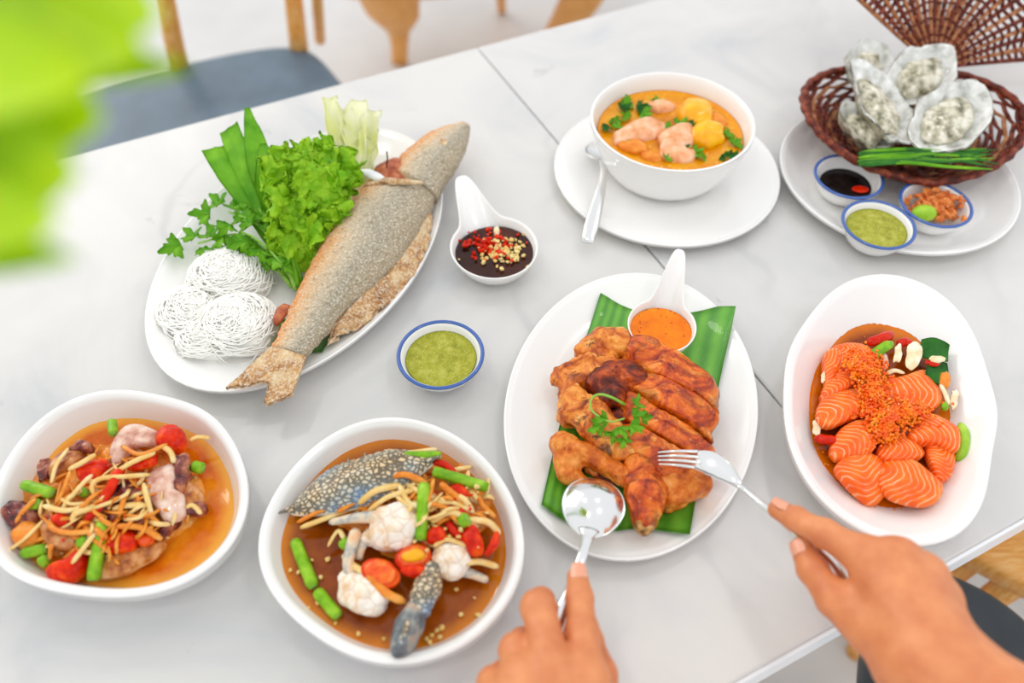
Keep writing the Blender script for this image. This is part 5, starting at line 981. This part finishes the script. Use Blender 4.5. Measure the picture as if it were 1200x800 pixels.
for i in range(13):
    y0 = 176+i*1.3+g.uniform(-2, 2); a = [(1004+g.uniform(0, 10), y0+2, .054), (1060, y0+g.uniform(-3, 5), .060), (1110, y0+g.uniform(-4, 5), .060), (1150+g.uniform(0, 22), y0+g.uniform(-10, 16), .056)]
    P_ = cr([W(*p) for p in a], 18); V, F, uv = tube(P_, np.linspace(.0036, .0020, 18)*np.r_[.5, np.ones(15), .6, .3], 6, .6); mk('green_stalk', V, F, MAT['leaf_green' if i % 2 else 'dark_leaf'], uv=uv, label='green herb stalk laid over the basket rim below the oysters', cat='herb', group='green stalks on the oyster basket')
# lime and fried shallots in the third small bowl
cz = b_shl.c; g = np.random.default_rng(12)
cs_ = [np.array([cz[0]+.004+g.normal(0, .0115), cz[1]+.004+g.normal(0, .0095), cz[2]+.014+g.uniform(0, .014)]) for _ in range(330)]
bits('fried_shallots', cs_, g.uniform(.002, .0042, 330), 'shallot', 'crisp orange fried shallots heaped in a small bowl', 'shallots', sc=(1.6, 1, .5), seed=55)
V, F, uv = pebble([cz+np.array([.014*math.cos(t)-.014, .010*math.sin(t)-.010, .021]) for t in np.linspace(0, 6.28, 12, endpoint=False)], .010, .006, 24, 6); mk('lime_wedge', V, F, MAT['lime'], uv=uv, label='green lime wedge beside the fried shallots', cat='lime')
cz = b_soy.c; V, F, uv = pebble([cz+np.array([.010*math.cos(t)+.014, .006*math.sin(t)-.010, .0165]) for t in np.linspace(0, 6.28, 12, endpoint=False)], .002, .001, 20, 4); mk('red_chilli', V, F, MAT['chilli'], uv=uv, label='red chilli piece in the dark soy sauce', cat='chilli')
# ================================================================ cutlery in the hands
def spread(a, lo, hi): return np.linspace(lo, hi, a)
ts = empty('tablespoon', tuple(W(695, 592, .03)), 'steel tablespoon with its back turned up, held over the chicken', 'spoon')
c_ = W(695, 593, .040); hd = W(688, 632, .042); d = nrm(hd-c_); d = nrm(d*np.array([1, 1, .35])); sd = nrm(np.cross(d, [0, 0, 1])); up_ = np.cross(sd, d); G = np.zeros((30, 22, 3))
ab = mpp(695, 593, .045)
for i, a in enumerate(np.linspace(-1, 1, 30)):
    for j, b in enumerate(np.linspace(-1, 1, 22)):
        aa = math.sin(a*math.pi/2); wv = math.sqrt(max(0, 1-aa*aa))*36.5*ab*(1-.10*aa); x = aa*.0265+.000; G[i, j] = c_+d*x+sd*(b*wv)+up_*(.0125*(1-aa*aa)*(1-.98*b*b))-up_*.002
V, F, uv = sheet(G, .0013); mk('spoon_bowl', V, F, MAT['steel'], ts, uv)
hp = cr([c_+d*.022+up_*.0015, W(687, 636, .049), W(682, 652, .053), W(672, 684, .055), W(660, 712, .056), W(650, 742, .058), W(640, 790, .062)], 40); V, F, uv = tube(hp, np.interp(np.linspace(0, 1, 40), [0, .08, .2, .6, 1], [.0085, .0050, .0036, .0045, .008]), 12, .35); mk('handle', V, F, MAT['steel'], ts, uv)
fk = empty('fork', tuple(W(830, 545, .04)), 'steel fork with four tines resting on the chicken slices', 'fork')
tips = [((770, 530), (818, 529)), ((770, 534.5), (820, 535.5)), ((770, 539), (822, 542)), ((771, 543.5), (824, 549))]
for (tx, ty), (bx, by) in tips:
    V, F, uv = tube(cr([W(tx, ty, .053), W((tx+bx)/2, (ty+by)/2-1, .059), W(bx, by, .063)], 14), np.interp(np.linspace(0, 1, 14), [0, .3, 1], [.0006, .0013, .0016]), 8, .8); mk('tine', V, F, MAT['steel'], fk, uv)
G = np.zeros((26, 12, 3)); cen = cr([W(816, 538, .063), W(832, 542, .064), W(848, 551, .063), W(860, 562, .062), W(868, 570, .063)], 26); tg = np.gradient(cen, axis=0)
wv = np.interp(np.linspace(0, 1, 26), [0, .25, .5, .75, 1], [.0085, .0110, .0098, .0055, .0028])
for i in range(26):
    s_ = nrm(np.cross(tg[i], [0, 0, 1])); u_ = np.cross(s_, nrm(tg[i]))
    for j, b in enumerate(np.linspace(-1, 1, 12)): G[i, j] = cen[i]+s_*b*wv[i]-u_*.0015*(1-b*b)
V, F, uv = sheet(G, .0016); mk('fork_head', V, F, MAT['steel'], fk, uv)
hp = cr([W(866, 568, .063), W(880, 579, .066), W(900, 596, .070), W(937, 627, .074), W(970, 656, .078), (W(988, 684, .080)), W(1012, 722, .082)], 40); V, F, uv = tube(hp, np.interp(np.linspace(0, 1, 40), [0, .1, .5, 1], [.0030, .0024, .0036, .0062]), 10, .5); mk('handle', V, F, MAT['steel'], fk, uv)
# ================================================================ the diner's hands
person = empty('person', tuple(np.append(W(860, 860, 0)[:2], T)), 'bare-handed person reaching in with a spoon and a fork', 'person')
def hand(name, palm, fingers, arm, label, k=.010, res=.0018):
    """palm: list of capsules; fingers: list of chains [(px,py,h,r),...]; one continuous skin"""
    w3 = lambda p: W(p[0], p[1], p[2]); allp = []
    for ch_ in palm+fingers+arm:
        for p in ch_: allp.append((w3(p), p[3]))
    lo = np.min([p-r-.012 for p, r in allp], 0); hi = np.max([p+r+.012 for p, r in allp], 0)
    def fn(X):
        pd = None
        for ch_ in palm+arm:
            for a, b in zip(ch_, ch_[1:]):
                e = s_cap(X, w3(a), w3(b), a[3], b[3]); pd = e if pd is None else smin(pd, e, .016)
        out = pd
        for ch_ in fingers:
            fd = None
            for i, (a, b) in enumerate(zip(ch_, ch_[1:])):
                e = s_cap(X, w3(a), w3(b), a[3], b[3]); fd = e if fd is None else smin(fd, e, .0035)
            for q_ in ch_[1:-1]:                                # knuckles stand slightly proud
                fd = smin(fd, np.linalg.norm(X-w3(q_)-np.array([0, 0, .0012]), axis=-1)-q_[3]*1.02, .003)
            out = np.minimum(out, smin(pd, fd, k))
        return out+.0005*fbm(X, 110, 5, 2)+.0002*vn(X, 420, 6)
    V, F = nets(fn, lo, hi, res)
    for _ in range(2):                                          # light relaxation of the grid
        acc = np.zeros_like(V); cnt = np.zeros(len(V))
        for a, b in ((0, 1), (1, 2), (2, 3), (3, 0)):
            np.add.at(acc, F[:, a], V[F[:, b]]); np.add.at(acc, F[:, b], V[F[:, a]]); np.add.at(cnt, F[:, a], 1); np.add.at(cnt, F[:, b], 1)
        V = V*.5+.5*acc/cnt[:, None]
    return mk(name, V, F, MAT['skin'], person, label=label)
def nail(par, base, tip, r, upv, wd=.85):
    """fingernail: a curved plate wrapped on the fingertip"""
    A, B = np.asarray(base), np.asarray(tip); d = nrm(B-A); u_ = nrm(np.asarray(upv)-d*(np.asarray(upv)@d)); s_ = np.cross(d, u_); G = np.zeros((10, 12, 3)); L = np.linalg.norm(B-A)
    for i, a in enumerate(np.linspace(0, 1, 10)):
        for j, b in enumerate(np.linspace(-1, 1, 12)):
            w_ = wd*(.75+.25*math.sin(math.pi*min(1, a*.6+.35))) ; q_ = b*w_*(1-.25*(a-.55)**2*4*(1 if a > .55 else .4)); G[i, j] = A+d*a*L+s_*r*math.sin(q_)+u_*(r*math.cos(q_)+.0004-.0010*max(0, a-.7))
    V, F, uv = sheet(G, .0007); mk('fingernail', V, F, MAT['nail'], par, uv)
up3 = np.array([0, 0, 1.])
# right hand with the fork: index finger along the handle, thumb beneath
rh = hand('fork_hand',
  palm=[[(1095,775,.102,.024),(1012,652,.101,.0125)],[(1095,775,.106,.024),(1052,652,.107,.0125)],[(1095,778,.104,.024),(1084,672,.102,.0125)],[(1098,782,.100,.023),(1103,700,.092,.0120)],[(1060,770,.092,.022),(1010,724,.082,.0145)],[(1040,700,.092,.015),(1075,730,.092,.017)]],
  fingers=[[(1018,654,.101,.0122),(966,625,.094,.0102),(932,608,.083,.0088),(910,597,.0775,.0070)],
           [(1052,655,.109,.0126),(1022,648,.074,.0100),(1010,672,.052,.0088),(1020,694,.056,.0074)],
           [(1084,674,.104,.0122),(1054,668,.068,.0096),(1036,690,.048,.0086),(1042,708,.052,.0072)],
           [(1103,702,.092,.0108),(1080,695,.060,.0088),(1060,710,.046,.0078),(1062,726,.050,.0066)],
           [(1020,735,.084,.0155),(978,702,.079,.0125),(952,668,.075,.0104),(940,642,.073,.0086)]],
  arm=[[(1095,776,.103,.026),(1145,815,.108,.0265),(1215,862,.120,.031),(1330,940,.150,.037),(1500,1045,.195,.042)],[(1085,780,.098,.022),(1135,825,.102,.024),(1215,880,.115,.029)]], label='right hand gripping the fork')
nail(rh, W(922, 601.5, .0815), W(904, 592.5, .0785), .0072, up3+np.array([.15, .35, 0]))
nail(rh, W(944, 652, .0745), W(938, 636, .0735), .0084, np.array([-.8, .1, .55]))
# left hand with the spoon: index finger laid along the handle, the others folded
lh = hand('spoon_hand',
  palm=[[(655,930,.100,.026),(688,800,.096,.0135)],[(640,930,.102,.026),(648,790,.098,.0135)],[(625,935,.100,.025),(612,800,.092,.0130)],[(610,940,.095,.024),(582,825,.082,.0120)],[(680,930,.088,.022),(706,850,.078,.016)]],
  fingers=[[(686,798,.096,.0130),(682,738,.086,.0108),(679,700,.074,.0094),(677,676,.067,.0078)],
           [(648,788,.098,.0130),(631,712,.088,.0118),(634,704,.062,.0092),(644,728,.050,.0078)],
           [(612,800,.094,.0128),(605,762,.082,.0112),(612,752,.056,.0092),(624,768,.046,.0076)],
           [(582,826,.086,.0118),(578,800,.074,.0104),(588,790,.052,.0084),(600,800,.044,.0070)],
           [(706,850,.078,.0150),(702,790,.066,.0118),(690,750,.058,.0098),(680,722,.054,.0080)]],
  arm=[[(648,935,.101,.027),(648,1010,.104,.026),(650,1100,.110,.029),(655,1330,.130,.036)]], label='left hand gripping the spoon')
nail(lh, W(678.2, 684, .0695), W(677, 666, .0670), .0079, up3+np.array([0, .3, 0]))
# ================================================================ potted plant close to the lens
pb = np.array([-.74, .38, T]); pot = empty('potted_plant', tuple(pb), 'bright green leafy potted plant reaching in over the table', 'plant'); V = []
n = 40; th = np.linspace(0, 2*math.pi, n, endpoint=False); D_ = np.stack([np.cos(th), np.sin(th), 0*th], 1)
for r, z in ((.01, 0), (.05, 0), (.056, .004), (.068, .10), (.074, .102), (.074, .118), (.066, .118), (.062, .10), (.01, .10)): V.append(pb+D_*r+[0, 0, z])
F = gridF(9, n, cv=True); F += [tuple(range(n)), tuple(8*n+i for i in range(n))[::-1]]; mk('pot', np.vstack(V), F, MAT['pot'], pot)
V = [pb+D_*r+[0, 0, z] for r, z in ((.01, .108), (.04, .109), (.0625, .106))]; F = gridF(3, n, cv=True); F.append(tuple(range(n))); mk('soil', np.vstack(V), F, MAT['soil'], pot)
spec = [((-170,-20,.30),(190,25,.185),.026),((-180,40,.30),(175,62,.18),.022),((-150,-90,.32),(190,-25,.195),.024),((-150,110,.28),(225,80,.20),.0085),((-160,130,.27),(125,140,.18),.024),((-170,190,.27),(95,205,.175),.022),((-150,260,.26),(75,258,.17),.016),((-120,300,.25),(95,300,.18),.007),((-200,-150,.36),(120,-130,.22),.024),((-260,60,.36),(-20,80,.22),.026),((-200,280,.33),(-40,330,.22),.014),((-180,80,.24),(110,95,.16),.018)]
for i, (b_, t_, w_) in enumerate(spec):
    B0, T0 = D(*b_), D(*t_); s0 = pb+np.array([.01*math.cos(i), .01*math.sin(i), .10]); m1 = (s0+B0)/2+np.array([-.06, 0, .12])
    V, F, uv = tube(cr([s0, m1, B0], 20), np.linspace(.003, .0014, 20), 7); st = mk('stem', V, F, MAT['leaf_green'], pot, uv)
    V, F, uv = leaf_sheet(B0, T0, w_, np.array([.1, -.7, .8]), lambda v: np.clip(v*6, .05, 1)**.6*np.sin(math.pi*np.clip(v*.86+.14, 0, 1))**.6, .006, .006, .001, 40, .0008, 13, 26, i, .1); mk('leaf', V, F, MAT['plant'], pot, uv)
